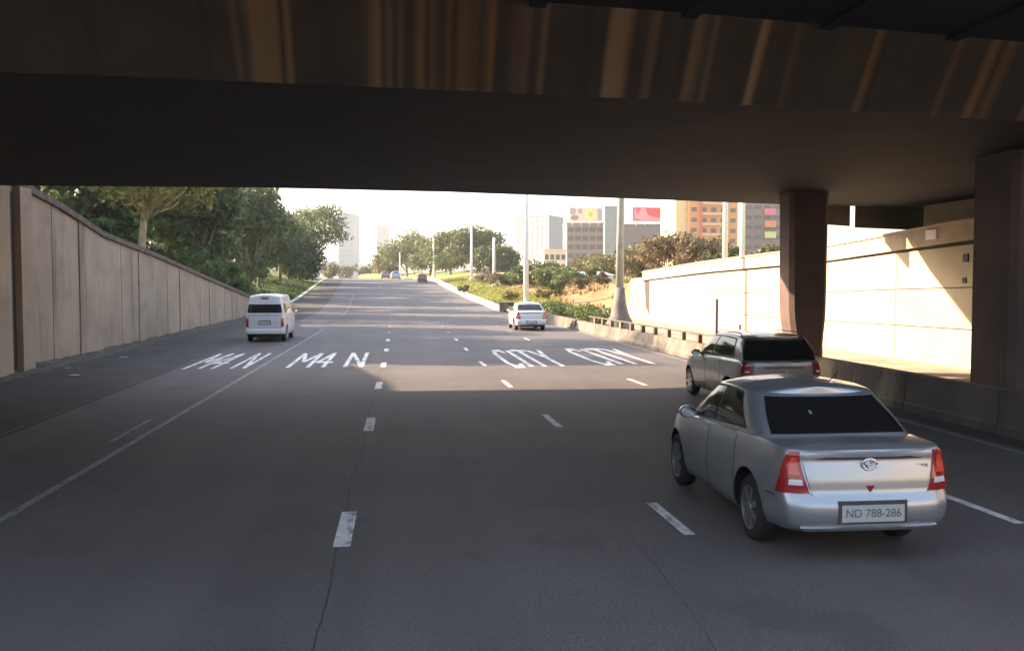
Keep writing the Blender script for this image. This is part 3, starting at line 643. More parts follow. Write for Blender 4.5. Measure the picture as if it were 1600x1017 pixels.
# ------------------------------------------------------------------ buildings in the distance
def building(label, x0, x1, ytop, Y, depth, rot, wallm, glassm, floors, cols, z0=None, band=False, side=None, side_mat=None, name='office_building', wfrac=(.7, .55), roof=True, sidecols=0, floor_h=3.1, first=.5):
    """box with its front face spanning photograph columns x0..x1 at distance Y, turned by rot"""
    a, b = at(x0, ytop, Y), at(x1, ytop, Y); w = (b.x-a.x)/math.cos(rot); zt = a.z; z0 = 1.0 if z0 is None else z0
    e = empty(name, (a.x, Y, z0), rot); tag(e, label, 'building'); hh = zt-z0
    m = MB(); m.box(0, w, 0, depth, 0, hh)
    o = m.build('wall', [wallm, side_mat or wallm], e)
    if side_mat: o.data.polygons[5].material_index = 1; o.data.polygons[3].material_index = 1
    if roof: m = MB(); m.box(-.25, w+.25, -.25, depth+.25, hh+.004, hh+.5); m.build('roof', wallm, e)
    cw = w/cols
    for f in range(floors):
        zc = hh-first-floor_h*(f+.5)
        if zc < 2: break
        if band:
            m = MB(); m.box(.4, w-.4, -.06, .1, zc-floor_h*wfrac[1]/2, zc+floor_h*wfrac[1]/2); m.build('window_band', glassm, e)
        else:
            for c in range(cols):
                m = MB(); xc = (c+.5)*cw; m.box(xc-cw*wfrac[0]/2, xc+cw*wfrac[0]/2, -.06, .1, zc-floor_h*wfrac[1]/2, zc+floor_h*wfrac[1]/2); m.build('window', glassm, e)
        for c in range(sidecols):
            dw = depth/sidecols; yc = (c+.5)*dw
            for xx in ((-.06, .1) if side == 'L' else (w-.1, w+.06),):
                m = MB(); m.box(xx[0], xx[1], yc-dw*.3, yc+dw*.3, zc-floor_h*wfrac[1]/2, zc+floor_h*wfrac[1]/2); m.build('window', glassm, e)
    return e, w, hh
WIN = mat('far_window', (.03, .035, .045), .4)
WINB = mat('blue_window', (.16, .24, .30), .2)
building('slim blue-green glass tower far beyond the left trees', 528, 551, 335, 800, 24, R(-12), mat('tower_glass', (.12, .24, .30), .5), WINB, 14, 1, band=True, floor_h=4, name='glass_tower')
building('faint pale tower in the haze left of the distant tree clump', 588, 602, 354, 1050, 24, R(-10), mat('pale_tower', (.17, .18, .23), .6), WINB, 12, 1, band=True, floor_h=4.5, name='tower_block')
building('white office tower left of the rooftop advertising boards', 805, 853, 339, 460, 19, R(-32), mat('white_render', (.50, .50, .51), .7), mat('pale_window', (.30, .32, .36), .4), 6, 7, side='R', side_mat=mat('shade_tinted_side', (.12, .17, .22), .35), name='office_tower', wfrac=(.35, .8), floor_h=3.4)  # right side wall coloured dark blue to carry its shade
building('low pinkish building below the white office tower', 850, 884, 392, 300, 10, R(-5), mat('pink_render', (.66, .52, .46), .8), WIN, 2, 4, name='low_building')
D, dw, dh = building('grey office block with rows of dark windows under the round-coloured board', 886, 942, 350, 330, 14, R(-4), mat('grey_render', (.15, .15, .145), .8), WIN, 6, 5, wfrac=(.8, .55), name='office_block')
building('slim grey-green tower behind the thick mast', 945, 966, 324, 400, 8, R(-8), mat('greygreen', (.18, .22, .22), .6), WINB, 6, 2, name='tower_block', floor_h=3.6)
Fb, fw, fh = building('dark grey office block under the red board', 974, 1056, 352, 340, 14, R(-6), mat('dark_render', (.11, .12, .135), .7), mat('grey_window', (.09, .11, .14), .3), 5, 9, name='office_block')
G, gw, gh = building('orange apartment block with a yellow sunlit side', 1077, 1158, 300, 270, 14, R(9), mat('orange_render', (.66, .31, .13), .8), mat('brown_window', (.16, .085, .05), .5), 8, 5, side='L', sidecols=2, side_mat=None, name='apartment_block', wfrac=(.55, .42))
for f in range(7):
    m = MB(); z = gh-2.2-3.1*f; 
    if z > 2: m.box(gw*.22, gw*.76, -1.1, -.02, z-1.5, z-.7); m.build('balcony', mat('balcony_render', (.70, .44, .28), .8), G)
m = MB(); m.box(gw*.215, gw*.235, -1.16, -.07, 0, gh-1.2); m.build('red_pipe', mat('red_trim', (.55, .12, .08), .7), G)
m = MB(); m.box(-3.6, -.05, 1.5, 12, 0, gh); m.build('sun_tinted_side', mat('sun_tint_yellow', (.76, .58, .33), .8), G)  # side block coloured yellow for the sunlight and haze on it
Hb, hw, hh_ = building('dark grey building with coloured panels beside the right pier', 1162, 1250, 298, 280, 14, R(-4), mat('mauve_render', (.22, .185, .18), .8), mat('mauve_window', (.09, .08, .10), .4), 8, 6, name='apartment_block', wfrac=(.8, .4))
for k, (y, c) in enumerate(((331, (.75, .16, .26)), (350, (.78, .26, .13)), (367, (.72, .66, .30)))):
    a = at(1196, y, 278); b = at(1213, y, 278); m = MB(); m.box(a.x-Hb.location.x, b.x-Hb.location.x, -1.5, -.9, a.z-Hb.location.z-1.0, a.z-Hb.location.z+1.0); m.build('colour_panel', mat('panel_%d' % k, c, .7), Hb)
# roof top advertising boards
def board(label, x0, x1, y0, y1, Y, frame_mat, shapes):
    a, b = at(x0, y0, Y), at(x1, y1, Y); w, h = b.x-a.x, a.z-b.z
    e = empty('billboard', (a.x, Y, b.z)); tag(e, label, 'billboard', 'advertising boards on the roofs')
    m = MB(); m.box(0, w, 0, .5, 0, h); m.build('panel', frame_mat, e)
    for k in range(4): m = MB(); x = w*(.1+.265*k); m.box(x-.12, x+.12, .6, .9, -1.6, h*.8); m.build('support', GALV, e)
    for i, (poly, c) in enumerate(shapes):
        m = MB(); n = len(poly); f = -.03-.012*i
        vs = [(px*w, f, (1-py)*h) for px, py in poly]+[(px*w, -.001, (1-py)*h) for px, py in poly]
        m.add(vs, [tuple(range(n)), tuple(range(2*n-1, n-1, -1))]+[(k, k+n, (k+1) % n+n, (k+1) % n) for k in range(n)])
        o = m.build('printed_shape', mat('print_%.2f_%.2f_%.2f' % c, c, .6), e); fix_normals(o)
def ell(cx_, cy_, rx, ry, n=18): return [(cx_+rx*math.cos(2*math.pi*k/n), cy_+ry*math.sin(2*math.pi*k/n)) for k in range(n)]
board('pale board with purple, brown and yellow shapes on the grey office block', 890, 941, 324, 346, 328, mat('board_cream', (.75, .60, .52), .6), [
    (ell(.10, .30, .10, .26), (.42, .30, .42)), (ell(.16, .75, .12, .20), (.34, .20, .17)), (ell(.32, .28, .07, .20), (.42, .30, .28)), (ell(.62, .50, .17, .42), (.85, .72, .30)), (ell(.64, .50, .07, .18), (.55, .55, .12)), ([(.86, .1), (.98, .1), (.98, .95), (.86, .95)], (.34, .32, .34))])
board('red board with pale marks above the dark grey office block', 989, 1043, 324, 346, 338, mat('board_red', (.78, .015, .05), .6), [
    ([(.24, .05), (.36, .05), (.42, .55), (.95, .95), (.22, .95), (.05, .75)], (.85, .30, .36)), ([(.04, .12), (.10, .12), (.10, .9), (.04, .9)], (.62, .30, .36)), ([(.78, .72), (.86, .5), (.90, .95), (.74, .95)], (.85, .30, .36)), ([(.92, .1), (.97, .1), (.97, .95), (.92, .95)], (.50, .22, .28))])
# small white house on the bank, and the pale shop at the left crest
def house(name, label, x0, x1, yt, yb, Y, wallm, roofm, wins):
    a, b = at(x0, yt, Y), at(x1, yb, Y); w, h = b.x-a.x, a.z-b.z; e = empty(name, (a.x, Y, b.z-1.5)); tag(e, label, 'building')
    m = MB(); m.box(0, w, 0, 6, 0, h*.72+1.5); m.build('wall', wallm, e)
    m = MB(); z = h*.72+1.5; m.add([(-.3, -.3, z), (w+.3, -.3, z), (w+.3, 6.3, z), (-.3, 6.3, z), (w*.15, 3, z+h*.28), (w*.85, 3, z+h*.28)], [(0, 1, 5, 4), (1, 2, 5), (2, 3, 4, 5), (3, 0, 4), (3, 2, 1, 0)]); m.build('roof', roofm, e)
    for (u0, u1, v0, v1) in wins: m = MB(); m.box(w*u0, w*u1, -.06, .05, 1.5+h*v0, 1.5+h*v1); m.build('window', WIN, e)
house('small_house', 'small white house with a pale blue roof on top of the orange bank', 904, 958, 424, 446, 120, mat('house_white', (.75, .76, .76), .7), mat('roof_blue', (.34, .42, .48), .6), [(.12, .32, .1, .5), (.45, .6, .1, .5), (.72, .92, .1, .5)])
house('roadside_shop', 'low white shop with a dark blue front at the left crest of the road', 474, 497, 405, 432, 196, mat('shop_white', (.78, .78, .78), .6), mat('shop_roof', (.35, .36, .38), .6), [(.1, .9, .22, .62)])
house('roadside_shop', 'pale low building beyond the crest below the glass tower', 502, 530, 402, 426, 380, mat('shop_cream', (.74, .72, .66), .7), mat('shop_roof2', (.5, .5, .5), .6), [(.1, .3, .2, .5), (.6, .85, .2, .5)])
house('roadside_shop', 'cream low building left of the pale olive tree', 560, 590, 408, 428, 420, mat('shop_cream2', (.76, .74, .68), .7), mat('shop_roof3', (.55, .52, .48), .6), [(.3, .5, .2, .5)])
# pale cross street and its sandy kerb past the crest
m = MB(); P = []
for k in range(10): X = -40+6*k; P.append([(X, 202+.0*k, 3.42), (X, 212, 3.45)])
m.grid(P); o = m.build('side_street', PAVE); fix_normals(o); tag(o, kind='structure')
if o.data.polygons[0].normal.z < 0: o.data.flip_normals()
m = MB(); m.tube([(-17, 204, 3.5), (-13, 205, 3.9), (-8, 206, 3.5)], [.3, .9, .3], 8)
# ------------------------------------------------------------------ vehicles
def catmull(P, u):
    n = len(P)-1; u = min(max(u, 0), n-1e-6); i = int(u); t = u-i
    p = [P[max(i-1, 0)], P[i], P[i+1], P[min(i+2, n)]]
    if i == 0: p[0] = (P[1][0], -P[1][1])      # mirrored across the centre line
    if i == n-1: p[3] = (P[n-1][0], -P[n-1][1])
    return tuple(.5*((2*p[1][k])+(-p[0][k]+p[2][k])*t+(2*p[0][k]-5*p[1][k]+4*p[2][k]-p[3][k])*t*t+(-p[0][k]+3*p[1][k]-3*p[2][k]+p[3][k])*t**3) for k in range(2))
class Car:
    """all in the car's own space: x to the right, y forward from the rear bumper, z up"""
    def __init__(s, sp): s.sp = sp; s.n = len(sp['plan'])-1; s.ng = len(sp['gbase'])-1
    def c(s, P, u):
        n = len(P)-1
        u = (u+n) % (2*n)-n
        y, x = catmull(P, abs(u)); return (x if u >= 0 else -x), y
    def body(s, u, v):
        sp = s.sp; x, y = s.c(sp['plan'], u); L = sp['L']
        zt = interp(y, *sp['ztop']); zb = interp(y, *sp['zlow']); z = zb+(zt-zb)*v
        kx = interp(v, sp['sidev'], sp['sidek'])
        wr = max(0, 1-y/.55); wf = max(0, 1-(L-y)/.7); y2 = y+wr*interp(z, *sp['rearz'])-wf*interp(v, [0, .25, .5, .8, 1], [.10, 0, 0, .05, .16])
        # wheel arch flares
        for wy in sp['wheels']:
            d = math.hypot(y-wy, z-sp['wr']); kx += .012*math.exp(-((d-sp['wr']*1.22)/.10)**2)*(1 if abs(x) > .5 else 0)
        return Vector((x*kx, y2, z))
    def cap(s, u, w):
        p = s.body(u, 1); x, y = s.c(s.sp['plan'], u)
        return Vector((p.x*(1-w), p.y, p.z+s.sp['crown']*(1-(1-w)**2)*min(1, (y+.05)/.2)))
    def gh(s, u, v):
        sp = s.sp; xb, yb = s.c(sp['gbase'], u); xr, yr = s.c(sp['groof'], u)
        zb = interp(yb, *sp['ztop'])-.01+sp['crown']*(1-min(1, abs(xb)/sp['W']*2)**2)*.7; zr = interp(yr, *sp['zroof'])
        bul = sp.get('bulge', .035)*math.sin(math.pi*min(1, v)); e = 1-(1-v)**1.0
        x = lerp(xb, xr, e); y = lerp(yb, yr, e); k = 1+bul
        if v > .86: q = (v-.86)/.14; zz = lerp(zb, zr, .86)+(zr-lerp(zb, zr, .86))*math.sin(q*math.pi/2)
        else: zz = lerp(zb, zr, v)
        return Vector((x*k, y+bul*(y-(yb+2.)*0-sp['L']/2)*.15, zz))
    def ghcap(s, u, w):
        p = s.gh(u, 1); yr = p.y; yc = s.sp['L']/2; rc = s.sp['rcrown']
        return Vector((p.x*(1-w), p.y+(s.sp['rmid']-p.y)*.0, p.z+rc*(1-(1-w)**2.2)))
    def panel(s, surf, fn, nu, nv, off, skirt=.012):
        """fn(a,b)->(u,v); offset patch with edges folded inwards"""
        mb = MB(); P = []; e = 1e-3
        for i in range(-1, nu+2):
            row = []
            for j in range(-1, nv+2):
                a, b = min(max(i, 0), nu)/nu, min(max(j, 0), nv)/nv; u, v = fn(a, b); p = surf(u, v)
                du = surf(u+e, v)-surf(u-e, v); dv = surf(u, min(v+e, 1))-surf(u, max(v-e, 0)); nn = du.cross(dv)
                nn = nn.normalized() if nn.length > 1e-12 else Vector((0, -1, 0))
                c = Vector((0, s.sp['L']/2, .7));
                if nn.dot(p-c) < 0: nn = -nn
                edge = i in (-1, nu+1) or j in (-1, nv+1); row.append(p+nn*(off-(skirt if edge else 0)))
            P.append(row)
        mb.grid(P); return mb
def rect(u0, u1, v0, v1): return lambda a, b: (lerp(u0, u1, a), lerp(v0, v1, b))
def quad(p00, p10, p01, p11): return lambda a, b: tuple(lerp(lerp(p00[k], p10[k], a), lerp(p01[k], p11[k], a), b) for k in (0, 1))
def patch(car, surf, fn, name, material, root, nu=10, nv=8, off=.005, skirt=.012, label=None, smooth=True):
    mb = car.panel(surf, fn, nu, nv, off, skirt); o = mb.build(name, material, root); fix_normals(o)
    o.data.polygons.foreach_set('use_smooth', [smooth]*len(o.data.polygons)); o.data.set_sharp_from_angle(angle=R(50))
    if label: o['label'] = label
    return o
def finv(fn, target, lo, hi):
    for _ in range(30):
        mid = (lo+hi)/2
        if fn(mid) < target: lo = mid
        else: hi = mid
    return (lo+hi)/2
def make_car(sp, label, cat, loc, rz, paint, name='car', detail=True, group=None):
    car = Car(sp); root = empty(name, loc, rz); tag(root, label, cat, group); n = car.n; NU = sp.get('NU', 8)
    # ---- lower body
    mb = MB(); us = [-n+k/NU for k in range(2*n*NU)]; vs_ = [0, .06, .14, .22, .3, .38, .46, .54, .62, .7, .78, .85, .9, .94, .97, 1]
    P = [[car.body(u, v) for v in vs_]+[car.cap(u, w) for w in (.08, .2, .4, .65, .9, 1)] for u in us]
    mb.grid(P, close=True); N_ = len(us); mb.add([car.body(u, 0) for u in us], [tuple(dict.fromkeys((i % N_, i+1, (N_-i-1) % N_, (N_-i) % N_))) for i in range(N_//2)])
    body = mb.build('body', [paint, TRIM], root); fix_normals(body)
    import bmesh
    bm = bmesh.new(); bm.from_mesh(body.data); ra = sp['wr']+.075; kill = set(); ins = {}
    for v in bm.verts:
        for wy in sp['wheels']:
            d = Vector((v.co.y-wy, v.co.z-sp['wr']-.005))
            if abs(v.co.x) > .5 and d.length < ra: ins[v] = (wy, d)
    for f in bm.faces:
        if all(v in ins for v in f.verts): kill.add(f)
    keep = {v for v in ins if any(f not in kill for f in v.link_faces)}
    bmesh.ops.delete(bm, geom=list(kill), context='FACES')
    for v in keep:
        wy, d = ins[v]
        if d.length > 1e-4: d = d.normalized()*ra; v.co.y = wy+d.x; v.co.z = max(interp(v.co.y, *sp['zlow'])-.004, sp['wr']+.005+d.y)
    be = [e for e in bm.edges if e.is_boundary and all(v in keep for v in e.verts)]
    ex = bmesh.ops.extrude_edge_only(bm, edges=be)['geom']
    for g in ex:
        if isinstance(g, bmesh.types.BMVert): g.co.x = math.copysign(.42, g.co.x)
        elif isinstance(g, bmesh.types.BMFace): g.material_index = 1
    for wy in sp['wheels']:
        for sg in (-1, 1):
            vs2 = [bm.verts.new((sg*.43, wy+ra*1.05*math.cos(2*math.pi*k/24), max(.16, sp['wr']+ra*1.05*math.sin(2*math.pi*k/24)))) for k in range(24)]
            f = bm.faces.new(vs2); f.material_index = 1
    bmesh.ops.dissolve_degenerate(bm, edges=bm.edges, dist=1e-4)
    bm.to_mesh(body.data); bm.free(); me = body.data
    me.polygons.foreach_set('use_smooth', [True]*len(me.polygons)); me.set_sharp_from_angle(angle=R(38))
    # ---- cabin
    ng = car.ng; ug = [-ng+k/NU for k in range(2*ng*NU)]; vg = [0, .1, .25, .4, .55, .7, .8, .86, .9, .94, .975, 1]
    mb = MB(); mb.grid([[car.gh(u, v) for v in vg]+[car.ghcap(u, w) for w in (.05, .12, .25, .45, .7, 1)] for u in ug], close=True)
    cab = mb.build('cabin', paint, root, smooth=True); fix_normals(cab); cab.data.set_sharp_from_angle(angle=R(60))
    # ---- windows
    for (nm, fn, nu, nv) in sp['windows']: patch(car, car.gh, fn, nm, GLASS, root, nu, nv, .006)
    for sg in (1, -1):
        if 'frame' in sp: patch(car, car.gh, quad(*[(sg*a_, b_) for a_, b_ in sp['frame']]), 'window_frame', TRIM, root, 20, 8, .003, .01)
    # ---- doors with dark shut lines
    for (u0, u1, v0, v1) in sp.get('doors', []):
        for sg in (1, -1):
            f = rect(sg*u0, sg*u1, v0, v1); d = patch(car, car.body, f, 'door', paint, root, 14, 14, .0045, .008)
            patch(car, car.body, rect(sg*(u0-.02), sg*(u1+.02), v0-.015, min(.995, v1+.01)), 'door_gap', TRIM, d, 14, 14, .0012, .004)
            if detail:
                h = patch(car, car.body, rect(sg*(u0+.08), sg*(u0+.08+.26), .86, .895), 'handle', paint, d, 4, 3, .03, .03)
    if 'lid' in sp:
        l = patch(car, car.body, sp['lid'], 'boot_lid', paint, root, 24, 16, .007, .012)
        patch(car, car.body, sp['lidgap'], 'lid_gap', TRIM, l, 24, 16, .0015, .004)
    for it in sp.get('patches', []):
        nm, fn, material, off = it[:4]; patch(car, car.body, fn, nm, material, root, 12, 8, off, .02, *it[4:])
    for sg in (1, -1):
        for (nm, fn, subs) in sp.get('lamps', []):
            f2 = (lambda fn_, s_: (lambda a, b: (s_*fn_(a, b)[0], fn_(a, b)[1])))(fn, sg)
            lp = patch(car, car.body, f2, nm, REDL, root, 10, 12, .014, .03)
            for (sn, fn2, material, off) in subs:
                f3 = (lambda fn_, s_: (lambda a, b: (s_*fn_(a, b)[0], fn_(a, b)[1])))(fn2, sg)
                patch(car, car.body, f3, sn, material, lp, 6, 4, off, .01)
    # ---- mirrors
    for sg in (-1, 1):
        my, mz = sp['mirror']; m = MB(); x = sg*(sp['W']/2+.07)
        m.lathe([(-.09, .0), (-.085, .055), (-.05, .085), (.03, .09), (.06, .075), (.062, 0)], 'y', (0, 0, 0), 14)
        m.v = [(x+a*1.15, my-b, mz+c*.82) for a, b, c in m.v]; m.tube([(sg*(sp['W']/2-.1), my+.02, mz-.03), (x, my+.02, mz-.02)], [.03, .025], 8)
        o = m.build('mirror', sp.get('mirror_mat', paint), root, smooth=True); fix_normals(o)
        g = MB(); g.lathe([(0, 0), (0, .072)], 'y', (0, 0, 0), 14); g.v = [(x+a*1.15, my-.066, mz+c*.82) for a, b, c in g.v]; g.build('mirror_glass', CHROME, o)
    # ---- wheels
    wr = sp['wr']
    for wy in sp['wheels']:
        for sg in (-1, 1):
            xo = sg*(sp['W']/2-.03); w = empty('wheel', (xo, wy, wr)); w.parent = root
            m = MB(); k = -sg
            m.lathe([(k*.0, wr*.66), (k*-.002, wr*.72), (k*.004, wr*.86), (k*.012, wr*.95), (k*.03, wr*.995), (k*.09, wr), (k*.15, wr*.995), (k*.18, wr*.95), (k*.185, wr*.7), (k*.17, wr*.64)], 'x', n=40)
            o = m.build('tyre', TYRE, w, smooth=True); fix_normals(o)
            m = MB(); m.lathe([(k*.004, wr*.66), (k*-.004, wr*.67), (k*.0, wr*.63), (k*.07, wr*.60), (k*.14, wr*.6)], 'x', n=40); m.lathe([(k*.075, wr*.61), (k*.08, 0)], 'x', n=24, mi=1)
            m.lathe([(k*.0, 0), (k*.0, wr*.13), (k*.03, wr*.17)], 'x', n=16)
            for j in range(sp.get('spokes', 7)):
                a = 2*math.pi*j/sp.get('spokes', 7); ca, sa = math.cos(a), math.sin(a); r0, r1 = wr*.12, wr*.64; h0, h1 = .022, .034
                pts = []
                for xx in (k*.004, k*.03):
                    for (rr, hh) in ((r0, h0), (r0, -h0), (r1, -h1), (r1, h1)): pts.append((xx, rr*ca-hh*sa, rr*sa+hh*ca))
                m.add(pts, [(0, 1, 2, 3), (7, 6, 5, 4), (0, 4, 5, 1), (1, 5, 6, 2), (2, 6, 7, 3), (3, 7, 4, 0)])
            o = m.build('rim', [sp.get('rim', ALLOY), TRIM], w, angle=40)
    # ---- floor pan and rear valance
    m = MB(); m.box(-sp['W']/2+.28, sp['W']/2-.28, .45, sp['L']-.5, .19, sp['zbot']+.10); m.build('underbody', TRIM, root)
    return root, car
def text_mesh(body, name, parent, size, loc, material, ext=.002, sx=1.):
    cu = bpy.data.curves.new(name, 'FONT'); cu.body = body; cu.size = size; cu.extrude = ext; cu.align_x = 'CENTER'; cu.align_y = 'CENTER'
    t = bpy.data.objects.new(name+'_curve', cu); COL.objects.link(t); dg = bpy.context.evaluated_depsgraph_get(); dg.update()
    me = bpy.data.meshes.new_from_object(t.evaluated_get(dg)); bpy.data.objects.remove(t); me.materials.clear(); me.materials.append(material)
    o = bpy.data.objects.new(name, me); COL.objects.link(o); o.parent = parent; o.location = loc; o.rotation_euler = (R(90), 0, 0); o.scale = (sx, 1, 1); return o

def carpaint(name, c, metal=.72, rough=.36):
    m = mat(name, c, rough, metal, coat=.7, var=.04, scale=400); return m
SILVER = carpaint('silver_paint', (.40, .44, .47))
BRONZE = carpaint('grey_paint', (.20, .215, .225))
# sedan: index of the plan contour  0 rear centre .. 10 front centre
SED = dict(L=4.27, W=1.70, zbot=.22, zlow=([0, .5, .9, 3.5, 4.27], [.30, .27, .215, .215, .25]), wr=.318, wheels=(.94, 3.49), crown=.025, NU=8,
    plan=[(0, 0), (.01, .38), (.055, .70), (.22, .822), (.94, .842), (1.6, .842), (2.3, .845), (3.0, .842), (3.55, .825), (4.02, .70), (4.24, .38), (4.27, 0)],
    ztop=([0, .12, .30, .62, 1.2, 2.2, 3.0, 3.3, 3.8, 4.1, 4.27], [1.005, 1.025, 1.03, 1.035, 1.03, .985, .955, .95, .86, .76, .66]),
    sidev=[0, .08, .2, .42, .6, .78, .86, .93, .97, 1], sidek=[.90, .955, .985, 1.005, 1.0, .985, .975, .96, .945, .925],
    rearz=([.28, .32, .36, .42, .50, .575, .60, .64, .74, .86, .92, .955, .985, 1.01], [.10, .03, .0, -.01, -.02, -.005, .035, .055, .058, .082, .096, .088, .083, .11]),
    gbase=[(.56, 0), (.58, .37), (.65, .69), (.86, .785), (1.28, .805), (2.12, .80), (2.95, .765), (3.12, .60), (3.25, .32), (3.30, 0)],
    groof=[(1.18, 0), (1.19, .33), (1.24, .565), (1.36, .635), (1.55, .655), (1.95, .66), (2.28, .63), (2.37, .51), (2.42, .28), (2.44, 0)],
    zroof=([1.1, 1.35, 1.7, 2.1, 2.45], [1.385, 1.415, 1.435, 1.43, 1.40]), rcrown=.068, rmid=1.7,
    windows=[('rear_window', quad((-2.02, .10), (2.02, .10), (-1.98, .90), (1.98, .90)), 24, 10),
             ('windscreen', quad((7.25, .08), (10.75, .08), (7.3, .90), (10.7, .90)), 16, 8)]
            + [w for s_ in (1, -1) for w in (('side_window', quad((s_*3.62, .16), (s_*4.93, .10), (s_*4.02, .86), (s_*4.93, .88)), 12, 8), ('side_window', quad((s_*5.03, .10), (s_*6.42, .07), (s_*5.03, .88), (s_*5.98, .86)), 12, 8))],
    doors=[(4.62, 5.86, .10, .965), (5.90, 7.02, .10, .965)],
    mirror=(2.72, 1.02), spokes=7, frame=[(3.55, .10), (6.50, .04), (3.95, .90), (6.02, .92)],
    lid=None, lamps=[])
del SED['lid']
sedan_loc = (4.32, 7.98, 0)
# v of a height on the sedan's tail
def sv(z): return (z-.30)/(1.005-.30)
SED['lid'] = quad((-1.45, sv(.60)), (1.45, sv(.60)), (-1.85, sv(.985)), (1.85, sv(.985)))
SED['lidgap'] = quad((-1.465, sv(.593)), (1.465, sv(.593)), (-1.865, sv(.992)), (1.865, sv(.992)))
SED['lamps'] = [('tail_lamp', quad((1.54, sv(.63)), (3.0, sv(.63)), (1.94, sv(.985)), (2.55, sv(.98))), [
    ('indicator_lens', quad((1.84, sv(.79)), (2.32, sv(.79)), (2.02, sv(.94)), (2.25, sv(.94))), ORGL, .019),
    ('reversing_lens', quad((1.74, sv(.705)), (2.32, sv(.705)), (1.78, sv(.75)), (2.28, sv(.75))), WHL, .020)])]
SED['patches'] = [('lid_garnish', quad((-1.55, sv(.930)), (1.55, sv(.930)), (-1.1, sv(.952)), (1.1, sv(.952))), mat('garnish_dark', (.06, .06, .075), .25), .012),
    ('bumper_lip', quad((-1.9, sv(.315)), (1.9, sv(.315)), (-2.0, sv(.345)), (2.0, sv(.345))), SILVER, .02)]
sed, sc_ = make_car(SED, 'silver sedan nearest the camera, its red and white tail lamps facing us', 'car', sedan_loc, R(-.7), SILVER, 'sedan')
def plate(root, y, z, w=.60, h=.145, txt='ND 788-286', size=.105):
    m = MB(); m.box(-w/2-.03, w/2+.03, y-.006, y+.06, z-h/2-.02, z+h/2+.035); pf = m.build('plate_recess', mat('recess_grey', (.05, .052, .055), .6), root)
    m = MB(); m.box(-w/2, w/2, y-.014, y-.004, z-h/2, z+h/2); pl = m.build('number_plate', PLATE, root)
    if txt: text_mesh(txt, 'plate_text', pl, size, (0, y-.016, z), PLTXT, .001, 1.0)
    return pl
yb = sc_.body(0, sv(.42)).y
plate(sed, yb-.0, .465, .60, .15); sed.scale = (1, 1, 1.035)
for s_ in (-1, 1):
    m = MB(); P = [[sc_.body(s_*u, sv(z)*1.)+Vector((s_*.002, -.002, 0)) for z in (.588, .596)] for u in (3.05, 3.2, 3.3, 3.4)]; m.grid(P); m.build('bumper_seam', TRIM, sed)
patch(sc_, sc_.gh, rect(-.60, -.52, .52, .60), 'window_dot', mat('grey_dot', (.16, .17, .17), .5), sed, 3, 3, .009, .002)  # small patch paler than the rear glass
# emblem: ring with two crossed ovals, lock and small red triangle
ye = sc_.body(0, sv(.87)).y-.016
def torus(mb, cx_, cz, rx, rz, th, y, n=36):
    pts = [(cx_+rx*math.cos(2*math.pi*k/n), y, cz+rz*math.sin(2*math.pi*k/n)) for k in range(n+1)]; mb.tube(pts, [th]*(n+1), 6)
m = MB(); torus(m, 0, .885, .075, .050, .009, ye); torus(m, 0, .892, .028, .042, .006, ye-.002); torus(m, 0, .906, .055, .020, .006, ye-.003); m.build('emblem', CHROME, sed, smooth=True)
m = MB(); m.lathe([(-.004, 0), (-.004, .018), (.01, .018)], 'y', (0, ye+.01, .765), 14); m.build('boot_lock', TRIM, sed)
yt_ = sc_.body(0, sv(.68)).y
m = MB(); m.add([(-.045, yt_-.012, .70), (.045, yt_-.012, .70), (0, yt_-.012, .635), (-.045, yt_+.02, .70), (.045, yt_+.02, .70), (0, yt_+.02, .635)], [(0, 2, 1), (3, 4, 5), (0, 1, 4, 3), (1, 2, 5, 4), (2, 0, 3, 5)]); m.build('red_reflector', REDL, sed)
text_mesh('ETIOS', 'model_badge', sed, .042, (.53, sc_.body(1.6, sv(.87)).y-.014, .862), mat('badge_dark', (.12, .12, .13), .3, .6), .002)
for s_ in (-1, 1):
    m = MB(); m.tube([(s_*.79, .86, 1.00), (s_*.815, 1.6, 1.0), (s_*.815, 3.0, .955)], [.008]*3, 6)
m = MB(); m.tube([(.2, 1.35, 1.495), (.2, 1.15, 1.62)], [.006, .004], 6); m.build('aerial', TRIM, sed)
